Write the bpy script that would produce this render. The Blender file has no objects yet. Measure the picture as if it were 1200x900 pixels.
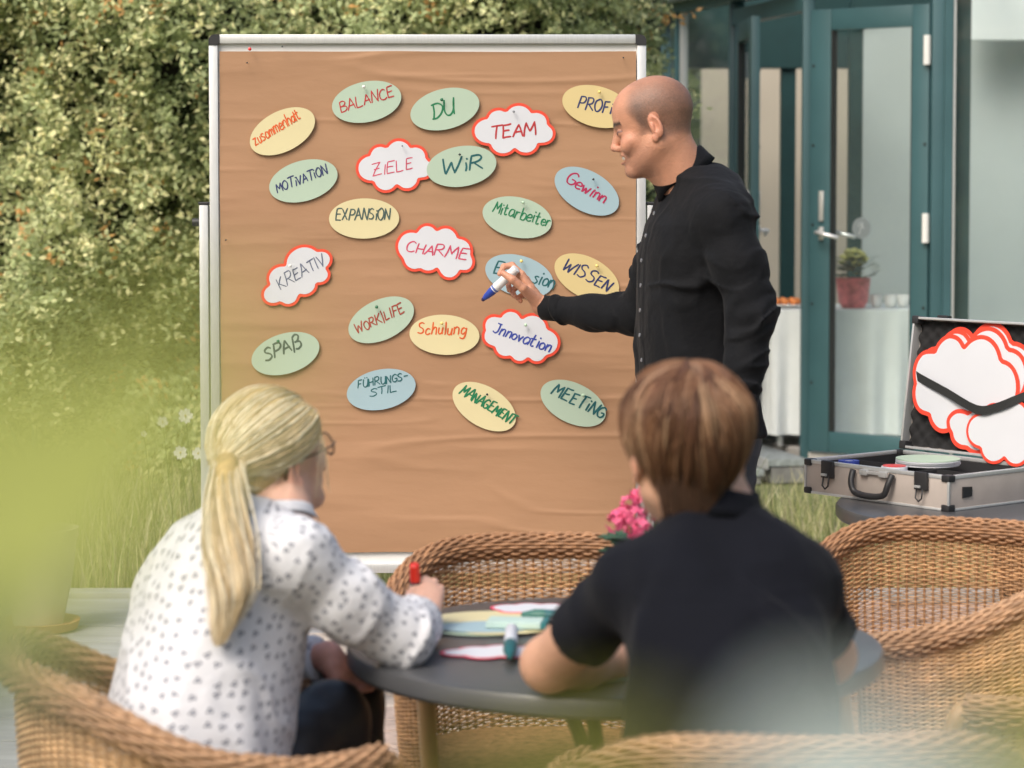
import bpy, math, random
import numpy as np
from mathutils import Vector, Matrix, Euler
random.seed(7); RS = np.random.RandomState(11)
scene = bpy.context.scene
COL = scene.collection
PI = math.pi
# ------------------------------------------------------------------ camera
CAM_H = 1.55; PITCH = math.radians(3.0); FPX = 2833.0
cam_d = bpy.data.cameras.new("camera"); cam = bpy.data.objects.new("camera", cam_d); COL.objects.link(cam)
cam.location = (0, 0, CAM_H); cam.rotation_euler = (PI/2 - PITCH, 0, 0)
cam_d.lens = 85; cam_d.sensor_width = 36; cam_d.shift_y = -84.5/1200
cam_d.clip_start = 0.02; cam_d.clip_end = 500
cam_d.dof.use_dof = True; cam_d.dof.focus_distance = 6.75; cam_d.dof.aperture_fstop = 4.0
scene.camera = cam
# ------------------------------------------------------------------ light
world = bpy.data.worlds.new("World"); scene.world = world; world.use_nodes = True
nt = world.node_tree; sky = nt.nodes.new("ShaderNodeTexSky"); sky.sky_type = 'NISHITA'; sky.sun_disc = False
SUN_EL = math.radians(48); SUN_AZ = math.radians(215)      # azimuth clockwise from +Y: behind and left of the camera
sky.sun_elevation = SUN_EL; sky.sun_rotation = SUN_AZ
sky.dust_density = 6.0; sky.ozone_density = 1.0; sky.air_density = 1.2
nt.links.new(sky.outputs[0], nt.nodes["Background"].inputs[0]); nt.nodes["Background"].inputs[1].default_value = 0.15
sun_d = bpy.data.lights.new("sun", 'SUN'); sun = bpy.data.objects.new("sun", sun_d); COL.objects.link(sun)
sd = Vector((math.sin(SUN_AZ)*math.cos(SUN_EL), math.cos(SUN_AZ)*math.cos(SUN_EL), math.sin(SUN_EL)))
sun.rotation_euler = sd.to_track_quat('Z', 'Y').to_euler(); sun.location = sd*30
sun_d.energy = 1.35; sun_d.angle = math.radians(28); sun_d.color = (1.0, 0.975, 0.93)
scene.view_settings.view_transform = 'Standard'; scene.view_settings.look = 'None'
scene.view_settings.exposure = 0.42; scene.view_settings.gamma = 1.0
scene.render.engine = 'CYCLES'

# ------------------------------------------------------------------ helpers
SP, CP = math.sin(PITCH), math.cos(PITCH)
def at(px, py, Y):
    """world point at depth Y seen at photo pixel (px,py)"""
    vy = (450 - 84.5 - py)/FPX; vx = (px - 600)/FPX
    d = Vector((vx, CP + vy*SP, -SP + vy*CP)); s = Y/d.y
    return Vector((d.x*s, Y, CAM_H + d.z*s))
def A(px, py, Y): return np.array(at(px, py, Y))
def lin(c):
    return tuple(((v/255)/12.92 if v/255 <= .04045 else ((v/255+.055)/1.055)**2.4) for v in c)

def tag(o, label=None, cat=None, group=None, kind=None):
    if label: o['label'] = label
    if cat: o['category'] = cat
    if group: o['group'] = group
    if kind: o['kind'] = kind
    return o
def thing(name, label, cat, loc=(0, 0, 0), rz=0.0, group=None):
    o = bpy.data.objects.new(name, None); COL.objects.link(o); o.empty_display_size = .1
    o.location = loc; o.rotation_euler = (0, 0, rz)
    return tag(o, label, cat, group)
def kids(o): return [c for c in list(KIDS.get(o.name, []))]
KIDS = {}
def link(name, me, parent=None, loc=(0, 0, 0)):
    o = bpy.data.objects.new(name, me); COL.objects.link(o); o.location = loc
    if parent is not None:
        o.parent = parent; KIDS.setdefault(parent.name, []).append(o)
    return o
def copy_tree(o, parent=None):
    c = o.copy(); COL.objects.link(c)
    if parent is not None:
        c.parent = parent; KIDS.setdefault(parent.name, []).append(c)
    for ch in kids(o): copy_tree(ch, c)
    return c

class MB:
    """mesh collector"""
    def __init__(s): s.v = []; s.f = []
    def add(s, vs, fs):
        b = len(s.v); s.v += [tuple(v) for v in vs]; s.f += [tuple(i+b for i in f) for f in fs]; return s
    def box(s, x0, x1, y0, y1, z0, z1, M=None, bev=0.0):
        if bev > 0:
            bm_v, bm_f = bevbox(x0, x1, y0, y1, z0, z1, bev)
        else:
            bm_v = [(x0,y0,z0),(x1,y0,z0),(x1,y1,z0),(x0,y1,z0),(x0,y0,z1),(x1,y0,z1),(x1,y1,z1),(x0,y1,z1)]
            bm_f = [(0,3,2,1),(4,5,6,7),(0,1,5,4),(1,2,6,5),(2,3,7,6),(3,0,4,7)]
        if M is not None: bm_v = [M @ Vector(v) for v in bm_v]
        return s.add(bm_v, bm_f)
    def beam(s, a, b, w, d, up=(0, 0, 1), bev=0.0):
        """box beam between two points; w across, d along 'up'"""
        a = Vector(a); b = Vector(b); t = (b-a); L = t.length; t.normalize(); u = Vector(up)
        x = t.cross(u); x.normalize(); u = x.cross(t)
        M = Matrix(((x.x, u.x, t.x, a.x), (x.y, u.y, t.y, a.y), (x.z, u.z, t.z, a.z), (0, 0, 0, 1)))
        return s.box(-w/2, w/2, -d/2, d/2, 0, L, M, bev)
    def tube(s, pts, r, n=8, cap=True, closed=False):
        pts = [Vector(p) for p in pts]; N = len(pts); rr = r if hasattr(r, '__len__') else [r]*N
        base = len(s.v); prev = None
        for i, p in enumerate(pts):
            if closed: t = pts[(i+1) % N]-pts[i-1]
            else: t = pts[min(i+1, N-1)]-pts[max(i-1, 0)]
            if t.length < 1e-9: t = Vector((0, 0, 1))
            t.normalize()
            if prev is None:
                q = Vector((0, 0, 1)) if abs(t.z) < .9 else Vector((1, 0, 0)); u = t.cross(q)
            else: u = prev - t*prev.dot(t)
            u.normalize(); prev = u; w = t.cross(u)
            for k in range(n):
                a = 2*PI*k/n; s.v.append(tuple(p+(u*math.cos(a)+w*math.sin(a))*rr[i]))
        for i in range(N if closed else N-1):
            j = (i+1) % N
            for k in range(n):
                k2 = (k+1) % n
                s.f.append((base+i*n+k, base+i*n+k2, base+j*n+k2, base+j*n+k))
        if cap and not closed:
            s.f.append(tuple(base+k for k in reversed(range(n)))); s.f.append(tuple(base+(N-1)*n+k for k in range(n)))
        return s
    def lathe(s, prof, c=(0, 0, 0), n=32, axis=None, cap=True):
        base = len(s.v); c = Vector(c)
        R = Matrix.Identity(3) if axis is None else Vector((0, 0, 1)).rotation_difference(Vector(axis)).to_matrix()
        for (r, z) in prof:
            for k in range(n):
                a = 2*PI*k/n; s.v.append(tuple(c + R @ Vector((r*math.cos(a), r*math.sin(a), z))))
        for i in range(len(prof)-1):
            for k in range(n):
                k2 = (k+1) % n; s.f.append((base+i*n+k, base+i*n+k2, base+(i+1)*n+k2, base+(i+1)*n+k))
        if cap:
            s.f.append(tuple(base+k for k in reversed(range(n)))); s.f.append(tuple(base+(len(prof)-1)*n+k for k in range(n)))
        return s
    def prism(s, poly, z0, z1, M=None):
        n = len(poly); vs = [Vector((x, y, z0)) for x, y in poly]+[Vector((x, y, z1)) for x, y in poly]
        if M is not None: vs = [M @ v for v in vs]
        fs = [tuple(reversed(range(n))), tuple(range(n, 2*n))]+[(i, (i+1) % n, n+(i+1) % n, n+i) for i in range(n)]
        return s.add(vs, fs)
    def build(s, name, mat, parent=None, smooth=False, rel=True, loc=None):
        off = Vector((0, 0, 0))
        if loc is not None: off = Vector(loc)
        me = bpy.data.meshes.new(name)
        vs = s.v
        if parent is not None and rel:
            po = WP.get(parent.name, None) or parent.location; vs = [(v[0]-po[0], v[1]-po[1], v[2]-po[2]) for v in vs]
        if loc is not None: vs = [(v[0]-off[0], v[1]-off[1], v[2]-off[2]) for v in vs]
        me.from_pydata([tuple(v) for v in vs], [], s.f); me.update()
        if mat: me.materials.append(mat)
        if smooth:
            me.polygons.foreach_set('use_smooth', [True]*len(me.polygons))
            if smooth == 'auto' or smooth is not True:
                me.set_sharp_from_angle(angle=math.radians(38))
        o = link(name, me, parent, off if loc is not None else (0, 0, 0))
        if parent is not None: WP[o.name] = WP.get(parent.name, None) or tuple(parent.location)
        return o
WP = {}
def bevbox(x0, x1, y0, y1, z0, z1, b):
    import bmesh
    bm = bmesh.new(); bmesh.ops.create_cube(bm, size=1)
    for v in bm.verts:
        v.co = Vector(((x0+x1)/2+v.co.x*(x1-x0), (y0+y1)/2+v.co.y*(y1-y0), (z0+z1)/2+v.co.z*(z1-z0)))
    bmesh.ops.bevel(bm, geom=bm.edges[:], offset=b, segments=2, affect='EDGES', profile=.6)
    bm.verts.index_update(); vs = [v.co.copy() for v in bm.verts]; fs = [tuple(v.index for v in f.verts) for f in bm.faces]; bm.free()
    return vs, fs
def np_mesh(name, V, F, mat, parent=None, smooth=False, col=None, loc=None, F3=None):
    """fast mesh from numpy arrays; F is (n,4) or (n,3); V in world coordinates"""
    V = np.asarray(V, dtype=np.float32); F = np.asarray(F, dtype=np.int32)
    if loc is None and parent is not None: loc = WP.get(parent.name, None) or tuple(parent.location); sub = np.array(loc); ol = (0, 0, 0)
    elif loc is not None: sub = np.array(loc); ol = loc
    else: sub = np.zeros(3); ol = (0, 0, 0)
    me = bpy.data.meshes.new(name); me.vertices.add(len(V)); me.vertices.foreach_set('co', (V-sub).astype(np.float32).ravel())
    k = F.shape[1]; me.loops.add(F.size); me.loops.foreach_set('vertex_index', F.ravel())
    me.polygons.add(len(F)); me.polygons.foreach_set('loop_start', np.arange(0, F.size, k, dtype=np.int32))
    me.polygons.foreach_set('use_smooth', np.full(len(F), bool(smooth)))
    me.update(calc_edges=True)
    if mat: me.materials.append(mat)
    if col is not None:
        ca = me.color_attributes.new('Col', 'FLOAT_COLOR', 'POINT')
        c4 = np.ones((len(V), 4), np.float32); c4[:, :3] = col; ca.data.foreach_set('color', c4.ravel())
    o = link(name, me, parent, ol)
    if parent is not None: WP[o.name] = WP.get(parent.name, None) or tuple(parent.location)
    return o

# ------------------------------------------------------------------ materials
MATS = {}
def mat(name, col=(.5, .5, .5), rough=.6, metal=0.0, var=.12, scale=8.0, bump=0.0, bscale=60.0, stretch=(1, 1, 1), attr=False,
        spec=.5, sheen=0.0, sss=0.0, coat=0.0, trans=0.0, detail=5.0, var2=0.0, scale2=2.0, emis=None, transl=0.0):
    if name in MATS: return MATS[name]
    m = bpy.data.materials.new(name); m.use_nodes = True; t = m.node_tree; b = t.nodes['Principled BSDF']; L = t.links
    tc = t.nodes.new('ShaderNodeTexCoord'); mp = t.nodes.new('ShaderNodeMapping'); mp.inputs['Scale'].default_value = stretch
    L.new(tc.outputs['Object'], mp.inputs[0])
    nz = t.nodes.new('ShaderNodeTexNoise'); nz.inputs['Scale'].default_value = scale; nz.inputs['Detail'].default_value = detail
    L.new(mp.outputs[0], nz.inputs[0])
    rp = t.nodes.new('ShaderNodeMapRange'); rp.inputs[1].default_value = .3; rp.inputs[2].default_value = .7
    rp.inputs[3].default_value = 1-var; rp.inputs[4].default_value = 1+var; L.new(nz.outputs[0], rp.inputs[0])
    mx = t.nodes.new('ShaderNodeVectorMath'); mx.operation = 'SCALE'
    if attr:
        at_ = t.nodes.new('ShaderNodeAttribute'); at_.attribute_name = 'Col'; L.new(at_.outputs['Color'], mx.inputs[0])
    else: mx.inputs[0].default_value = col[:3]
    L.new(rp.outputs[0], mx.inputs['Scale'])
    out = mx.outputs[0]
    if var2 > 0:
        n2 = t.nodes.new('ShaderNodeTexNoise'); n2.inputs['Scale'].default_value = scale2; n2.inputs['Detail'].default_value = 3
        L.new(mp.outputs[0], n2.inputs[0])
        r2 = t.nodes.new('ShaderNodeMapRange'); r2.inputs[1].default_value = .3; r2.inputs[2].default_value = .7
        r2.inputs[3].default_value = 1-var2; r2.inputs[4].default_value = 1+var2; L.new(n2.outputs[0], r2.inputs[0])
        m2 = t.nodes.new('ShaderNodeVectorMath'); m2.operation = 'SCALE'; L.new(out, m2.inputs[0]); L.new(r2.outputs[0], m2.inputs['Scale']); out = m2.outputs[0]
    L.new(out, b.inputs['Base Color'])
    b.inputs['Roughness'].default_value = rough; b.inputs['Metallic'].default_value = metal
    b.inputs['Specular IOR Level'].default_value = spec
    if sheen: b.inputs['Sheen Weight'].default_value = sheen
    if sss: b.inputs['Subsurface Weight'].default_value = sss; b.inputs['Subsurface Radius'].default_value = (.012, .005, .003); b.inputs['Subsurface Scale'].default_value = 1.0
    if coat: b.inputs['Coat Weight'].default_value = coat; b.inputs['Coat Roughness'].default_value = .15
    if bump:
        nb = t.nodes.new('ShaderNodeTexNoise'); nb.inputs['Scale'].default_value = bscale; nb.inputs['Detail'].default_value = 4
        L.new(mp.outputs[0], nb.inputs[0]); bp = t.nodes.new('ShaderNodeBump'); bp.inputs['Strength'].default_value = bump
        bp.inputs['Distance'].default_value = .01; L.new(nb.outputs[0], bp.inputs['Height']); L.new(bp.outputs[0], b.inputs['Normal'])
    if transl:
        tr = t.nodes.new('ShaderNodeBsdfTranslucent'); L.new(out, tr.inputs[0]); ms = t.nodes.new('ShaderNodeMixShader')
        ms.inputs[0].default_value = transl; L.new(b.outputs[0], ms.inputs[1]); L.new(tr.outputs[0], ms.inputs[2])
        L.new(ms.outputs[0], t.nodes['Material Output'].inputs[0])
    MATS[name] = m; return m
def glass_mat(name, tint=(.9, .95, .94), refl=1.5, rough=.02, dirt=.08):
    if name in MATS: return MATS[name]
    m = bpy.data.materials.new(name); m.use_nodes = True; t = m.node_tree; L = t.links; t.nodes.remove(t.nodes['Principled BSDF'])
    tr = t.nodes.new('ShaderNodeBsdfTransparent'); tr.inputs[0].default_value = (*tint, 1)
    gl = t.nodes.new('ShaderNodeBsdfGlossy'); gl.inputs['Roughness'].default_value = rough
    fr = t.nodes.new('ShaderNodeFresnel'); fr.inputs[0].default_value = refl
    nz = t.nodes.new('ShaderNodeTexNoise'); nz.inputs['Scale'].default_value = 1.2; tc = t.nodes.new('ShaderNodeTexCoord'); L.new(tc.outputs['Object'], nz.inputs[0])
    bp = t.nodes.new('ShaderNodeBump'); bp.inputs['Strength'].default_value = .05; L.new(nz.outputs[0], bp.inputs['Height']); L.new(bp.outputs[0], gl.inputs['Normal'])
    geo = t.nodes.new('ShaderNodeNewGeometry'); iv_ = t.nodes.new('ShaderNodeMath'); iv_.operation = 'SUBTRACT'; iv_.inputs[0].default_value = 1.0; L.new(geo.outputs['Backfacing'], iv_.inputs[1])
    fm = t.nodes.new('ShaderNodeMath'); fm.operation = 'MULTIPLY'; L.new(fr.outputs[0], fm.inputs[0]); L.new(iv_.outputs[0], fm.inputs[1])
    ms = t.nodes.new('ShaderNodeMixShader'); L.new(fm.outputs[0], ms.inputs[0]); L.new(tr.outputs[0], ms.inputs[1]); L.new(gl.outputs[0], ms.inputs[2])
    df = t.nodes.new('ShaderNodeBsdfDiffuse'); df.inputs[0].default_value = (.6, .62, .6, 1)
    m2 = t.nodes.new('ShaderNodeMixShader'); m2.inputs[0].default_value = dirt; L.new(ms.outputs[0], m2.inputs[1]); L.new(df.outputs[0], m2.inputs[2])
    L.new(m2.outputs[0], t.nodes['Material Output'].inputs[0]); MATS[name] = m; return m

# value noise
_G = RS.rand(32, 32, 32).astype(np.float32)
def vnoise(p):
    p = p.astype(np.float32); i = np.floor(p).astype(np.int32); f = p-i; f = f*f*(3-2*f)
    i0 = i & 31; i1 = (i+1) & 31
    fx, fy, fz = f[:, 0], f[:, 1], f[:, 2]
    g = lambda a, b, c: _G[a, b, c]
    x0, y0, z0 = i0.T; x1, y1, z1 = i1.T
    c00 = g(x0, y0, z0)*(1-fx)+g(x1, y0, z0)*fx; c10 = g(x0, y1, z0)*(1-fx)+g(x1, y1, z0)*fx
    c01 = g(x0, y0, z1)*(1-fx)+g(x1, y0, z1)*fx; c11 = g(x0, y1, z1)*(1-fx)+g(x1, y1, z1)*fx
    return ((c00*(1-fy)+c10*fy)*(1-fz)+(c01*(1-fy)+c11*fy)*fz)*2-1
def fbm(p, o=3):
    s = 0; a = 1.0; q = p
    for k in range(o): s = s+a*vnoise(q); q = q*2.03+7.7; a *= .5
    return s/1.75
# ================================================================== SETTING: ground
m_soil = mat('soil', (.13, .15, .06), .95, var=.35, scale=3, bump=.6, bscale=25)
m_joint = mat('joint_sand', (.07, .06, .05), .95, var=.3, scale=20, bump=.4)
m_stone = [mat('paver_rose', (.38, .30, .26), .85, var=.22, scale=14, bump=.35, bscale=70, var2=.15, scale2=3),
           mat('paver_buff', (.46, .39, .33), .85, var=.2, scale=12, bump=.35, bscale=70, var2=.12, scale2=3),
           mat('paver_grey', (.33, .32, .32), .85, var=.2, scale=14, bump=.35, bscale=70, var2=.15, scale2=3)]
m_slab = mat('slab_grey', (.36, .37, .36), .8, var=.12, scale=6, bump=.25, bscale=50, stretch=(1, 4, 1), var2=.12, scale2=2)
g = MB(); g.add([(-250, -250, -.03), (250, -250, -.03), (250, 250, -.03), (-250, 250, -.03)], [(0, 1, 2, 3)])
ground = g.build('ground', m_soil); tag(ground, kind='structure')
bed = MB().box(-3.2, 3.6, 3.0, 8.95, -.025, -.004).build('patio', m_joint, None); tag(bed, kind='structure')
# pavers: jittered, slanting rows of irregular stones
rs = np.random.RandomState(5)
sx, sy = .205, .17
nx, ny = 34, 27
X0, Y0 = -.80, 4.35
stuff = MB(); npv = 0
ROT = math.radians(14); cr, sr = math.cos(ROT), math.sin(ROT)
def rowline(j, u): return j*sy+.022*math.sin(u*5.3+j*2.1)+.014*math.sin(u*13.1+j*4.7)
for j in range(-6, 36):
    u = -2.6+rs.uniform(0, .2); slant = rs.uniform(-.03, .03)
    while u < 5.2:
        w = rs.uniform(.13, .27); s2 = rs.uniform(-.045, .045)
        q = [(u-slant, rowline(j, u-slant)), (u+w-s2, rowline(j, u+w-s2)), (u+w+s2, rowline(j+1, u+w+s2)), (u+slant, rowline(j+1, u+slant))]
        u += w; slant = s2
        q = [(X0+p[0]*cr-p[1]*sr+.0, Y0+p[0]*sr+p[1]*cr) for p in q]
        cx = sum(p[0] for p in q)/4; cy = sum(p[1] for p in q)/4
        if cx > 3.45 or cy > 8.84 or cx < -.85 or cy < 3.1: continue
        q = [(max(p[0], -.81), min(p[1], 8.94)) for p in q]
        h = rs.uniform(-.003, .004)
        def inset(d1):
            out = []
            for p in q:
                L = math.hypot(p[0]-cx, p[1]-cy); k = (L-d1)/L; out.append((cx+(p[0]-cx)*k, cy+(p[1]-cy)*k))
            return out
        top = inset(.006); top2 = inset(.013)
        vs = [(x, y, -.02) for x, y in top]+[(x, y, .004+h) for x, y in top]+[(x, y, .010+h) for x, y in top2]
        fs = [(k, (k+1) % 4, 4+(k+1) % 4, 4+k) for k in range(4)]+[(4+k, 4+(k+1) % 4, 8+(k+1) % 4, 8+k) for k in range(4)]+[(8, 9, 10, 11)]
        vis = (-.9 < cx < .55 and cy > 5.3)
        if vis and npv < 290:
            MB().add(vs, fs).build('paving_stone', m_stone[rs.choice([0, 0, 1, 1, 2])], bed, smooth=False); npv += 1
        else: stuff.add(vs, fs)
o = stuff.build('paving_stones', m_stone[0], bed); tag(o, kind='stuff')
# long pale slabs on the left
for r in range(14):
    y = 4.9+r*.29; x = -.82; k = 0
    while x > -3.1:
        L = rs.uniform(.9, 1.4); x1 = x-.012; x0 = max(x-L, -3.15)
        MB().box(x0, x1, y, y+.278, -.02, .012+rs.uniform(-.002, .002), bev=.004).build('slab', m_slab, bed); x = x0-.0
kerb = MB().box(-3.2, 3.6, 8.953, 9.05, -.05, .035, bev=.006).build('kerb', m_slab, None); tag(kerb, kind='structure')

# meadow grass
def blades(n, xr, yr, hmin, hmax, seed, name, cols, lean=.35, wid=.004, mask=None, label=None):
    r = np.random.RandomState(seed); x = r.uniform(*xr, n); y = r.uniform(*yr, n)
    cl = vnoise(np.stack([x*2.2, y*2.2, x*0+3.3], 1)); keep = cl > -.55
    if mask is not None: keep &= mask(x, y)
    x, y, cl = x[keep], y[keep], cl[keep]; n = len(x)
    h = r.uniform(hmin, hmax, n)*(1+.35*cl); a = r.uniform(0, 2*PI, n); le = r.uniform(.05, lean, n)*h; b = r.uniform(0, 2*PI, n)
    w = wid*r.uniform(.6, 1.5, n); S = 4; V = np.zeros((n, S*2, 3), np.float32)
    for s in range(S):
        t = s/(S-1); ww = w*(1-t*.92)
        cx = x+np.cos(a)*le*t*t*1.2; cy = y+np.sin(a)*le*t*t*1.2; cz = h*t*(1-.18*t)-.03
        for k, sg in enumerate((-1, 1)):
            V[:, s*2+k, 0] = cx+sg*ww*np.cos(b); V[:, s*2+k, 1] = cy+sg*ww*np.sin(b); V[:, s*2+k, 2] = cz
    base = np.arange(n)[:, None]*S*2
    F = np.concatenate([base+np.array([[2*s, 2*s+1, 2*s+3, 2*s+2]]) for s in range(S-1)], 0)
    ci = r.randint(0, len(cols), n); c = np.array(cols)[ci]*r.uniform(.75, 1.25, (n, 1)); c = np.repeat(c, S*2, 0)
    o = np_mesh(name, V.reshape(-1, 3), F, mat('grass_blade', attr=True, rough=.7, var=.1, transl=.3), None, col=c)
    tag(o, label, None, None, 'stuff'); return o
gc = [(.26, .30, .11), (.38, .39, .17), (.50, .47, .26), (.20, .25, .09), (.56, .52, .34)]
blades(26000, (-4.2, 1.0), (9.05, 11.6), .10, .42, 3, 'meadow_grass', gc, label='tall dry meadow grass in front of the hedge')
blades(16000, (.2, 4.0), (9.05, 11.4), .08, .30, 4, 'lawn_grass', gc, label='rough pale grass between patio and pavilion', mask=lambda x, y: y < 11.75-x*.35)

# ================================================================== hedge
def build_hedge():
    root = thing('hedge', 'tall dense evergreen hedge with yellow green tips behind the pinboard', 'hedge', (-1.6, 12.2, 0))
    r = np.random.RandomState(21)
    def surf(x, z):
        P = np.stack([x*1.1, z*1.1, x*0+5.1], 1); Q = np.stack([x*3.1, z*2.4, x*0+1.7], 1); R = np.stack([x*7, z*6, x*0+9.7], 1)
        return 12.05+2.4*np.clip(x-.05, 0, 9)**2+.60*vnoise(P)+.42*vnoise(Q)+.14*vnoise(R)-.10*(3.2-z)*.25
    def hole(x, z): return np.clip((-vnoise(np.stack([x*1.35+3.1, z*1.2+.4, x*0+6.6], 1))-.22)*5, 0, 1)
    # inner twiggy core, coloured near black so the gaps read as deep shade
    nx_, nz_ = 120, 70; xs = np.linspace(-6, .84, nx_); zs = np.linspace(0, 3.8, nz_); XX, ZZ = np.meshgrid(xs, zs)
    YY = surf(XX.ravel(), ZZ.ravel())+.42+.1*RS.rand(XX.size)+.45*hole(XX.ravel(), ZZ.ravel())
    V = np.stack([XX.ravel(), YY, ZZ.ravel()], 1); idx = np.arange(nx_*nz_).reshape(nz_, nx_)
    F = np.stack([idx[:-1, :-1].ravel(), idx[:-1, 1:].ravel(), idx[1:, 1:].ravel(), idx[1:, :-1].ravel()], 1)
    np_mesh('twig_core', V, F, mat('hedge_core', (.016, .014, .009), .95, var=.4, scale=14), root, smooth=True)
    n = 100000
    x = r.uniform(-6, .86, n); z = r.uniform(0, 3.8, n); ho = hole(x, z); k = r.rand(n) > ho*.8; x, z, ho = x[k], z[k], ho[k]; n = len(x)
    y = surf(x, z)+np.abs(r.normal(.06, .12, n))+.25*ho; tone = .02+.30*r.rand(n); kind = np.zeros(n)  # leaves between the sprays toned dark, shade of the gaps put into colour
    # feathery sprays: flattened plumes hanging out of the body, each ending in bright young tips
    nc = 5200; cx = r.uniform(-6, .80, nc); cz = r.uniform(.05, 3.85, nc); k = r.rand(nc) > hole(cx, cz)*.97; cx, cz = cx[k], cz[k]; nc = len(cx)
    cy = surf(cx, cz)-r.uniform(-.08, .20, nc)
    ax = np.stack([r.normal(0, .55, nc), -.55-.3*r.rand(nc), r.normal(-.25, .55, nc)], 1); ax /= np.linalg.norm(ax, axis=1)[:, None]
    sd = np.cross(ax, r.normal(0, 1, (nc, 3))); sd /= np.linalg.norm(sd, axis=1)[:, None]; L = r.uniform(.10, .26, nc)
    m = 44; u = r.rand(nc, m)**.8; w = r.normal(0, 1, (nc, m))*.24*(.35+u*(1.15-u)*2); tp = r.normal(0, .018, (nc, m, 3))
    P = np.stack([cx, cy, cz], 1)[:, None, :]+ax[:, None, :]*(u*L[:, None])[..., None]+sd[:, None, :]*(w*L[:, None])[..., None]+tp; P[..., 2] -= (u**2*L[:, None]*.35)
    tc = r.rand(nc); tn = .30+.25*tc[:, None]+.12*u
    yt = (r.rand(nc) < .62); mt = 15; tipc = P[:, :1]*0+(np.stack([cx, cy, cz], 1)+ax*L[:, None])[:, None, :]; tipc[..., 2] -= L[:, None]*.35
    ti = np.where(yt)[0]; off = r.normal(0, .017, (len(ti), mt, 3))*(1+.8*r.rand(len(ti), 1, 1)); br = r.normal(0, .045, (len(ti), 3, 3)); off += br[:, r.randint(0, 3, mt)]
    T_ = tipc[ti]+off
    kt = np.where(r.rand(len(ti)) < .10, 2, 1)
    x = np.concatenate([x, P[..., 0].ravel(), T_[..., 0].ravel()]); y = np.concatenate([y, P[..., 1].ravel(), T_[..., 1].ravel()]); z = np.concatenate([z, P[..., 2].ravel(), T_[..., 2].ravel()])
    tone = np.concatenate([tone, tn.ravel(), np.repeat(.75+.25*r.rand(len(ti)), mt)]); kind = np.concatenate([kind, np.zeros(nc*m), np.repeat(kt, mt)])
    ok = z > .02; x, y, z, tone, kind = x[ok], y[ok], z[ok], tone[ok], kind[ok]; n = len(x)
    size = r.uniform(.008, .018, n); C = np.stack([x, y, z], 1)
    nb = np.array([-.3, -.75, .5])+.75*r.normal(0, 1, (n, 3)); nb /= np.linalg.norm(nb, axis=1)[:, None]
    d = r.normal(0, 1, (n, 3)); d -= (d*nb).sum(1)[:, None]*nb; d /= np.linalg.norm(d, axis=1)[:, None]; e = np.cross(nb, d)
    l = size[:, None]*1.35; w = size[:, None]*.70
    V = np.stack([C-d*l, C-d*l*.1+e*w, C+d*l, C-d*l*.1-e*w], 1).reshape(-1, 3)
    F = np.arange(4*n).reshape(n, 4)
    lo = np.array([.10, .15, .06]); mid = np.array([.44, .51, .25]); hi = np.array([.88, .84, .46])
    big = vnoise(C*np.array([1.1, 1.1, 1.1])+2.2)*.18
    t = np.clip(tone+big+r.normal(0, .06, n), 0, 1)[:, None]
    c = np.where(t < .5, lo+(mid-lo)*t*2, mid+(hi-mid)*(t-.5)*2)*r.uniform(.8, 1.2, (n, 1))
    c = np.where((kind == 2)[:, None], np.array([.62, .36, .13])*r.uniform(.8, 1.2, (n, 1)), c)
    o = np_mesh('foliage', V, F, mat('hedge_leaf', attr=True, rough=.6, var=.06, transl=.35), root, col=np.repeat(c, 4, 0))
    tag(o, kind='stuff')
    for k in range(8):
        bx = -5.4+k*.78; MB().tube([(bx, 12.5, 0), (bx+.05, 12.52, 1.2), (bx-.04, 12.55, 2.6), (bx, 12.6, 3.3)], [.05, .04, .03, .012], 7).build('trunk', mat('bark', (.09, .07, .05), .9, var=.3, bump=.5), root)
build_hedge()
def tree_belt(name, x0, x1, y0, y1, hgt, n, seed, label):
    r = np.random.RandomState(seed); t = r.rand(n); z = hgt*r.rand(n)**.8
    nxv, nyv = -(y1-y0), (x1-x0); l = math.hypot(nxv, nyv); nxv /= l; nyv /= l
    top = hgt*(.75+.25*vnoise(np.stack([t*14, t*0+2, t*0], 1))); ok = z < top; t, z = t[ok], z[ok]; n = len(t)
    off = .9*vnoise(np.stack([t*22, z*.8, t*0+4], 1))+r.uniform(-.5, .9, n)
    C = np.stack([x0+(x1-x0)*t+nxv*off, y0+(y1-y0)*t+nyv*off, z], 1)
    a = r.normal(0, 1, (n, 3)); a /= np.linalg.norm(a, axis=1)[:, None]; b = np.cross(a, r.normal(0, 1, (n, 3))); b /= np.linalg.norm(b, axis=1)[:, None]
    s = r.uniform(.10, .22, (n, 1)); V = np.stack([C-a*s, C+b*s*.5, C+a*s, C-b*s*.5], 1).reshape(-1, 3)
    c = np.array([.22, .27, .12])*r.uniform(.4, 1.8, (n, 1))*np.array([1, 1, 1]); 
    o = np_mesh(name, V, np.arange(4*n).reshape(n, 4), MATS['hedge_leaf'], None, col=np.repeat(c, 4, 0)); tag(o, label, None, None, 'stuff')
tree_belt('tree_belt', -16, -3.5, 17, 30, 7, 16000, 31, 'belt of garden trees beyond the hedge to the left')
tree_belt('garden_trees', -14, 15, -13, -10, 7, 16000, 32, 'garden trees behind the viewer mirrored in the pavilion glass')
tree_belt('far_trees', -3, 16, 23, 24, 7, 20000, 34, 'trees beyond the garden pavilion')
tree_belt('side_trees', 14, 17, -10, 16, 8, 14000, 33, 'garden trees to the right of the pavilion')

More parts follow.
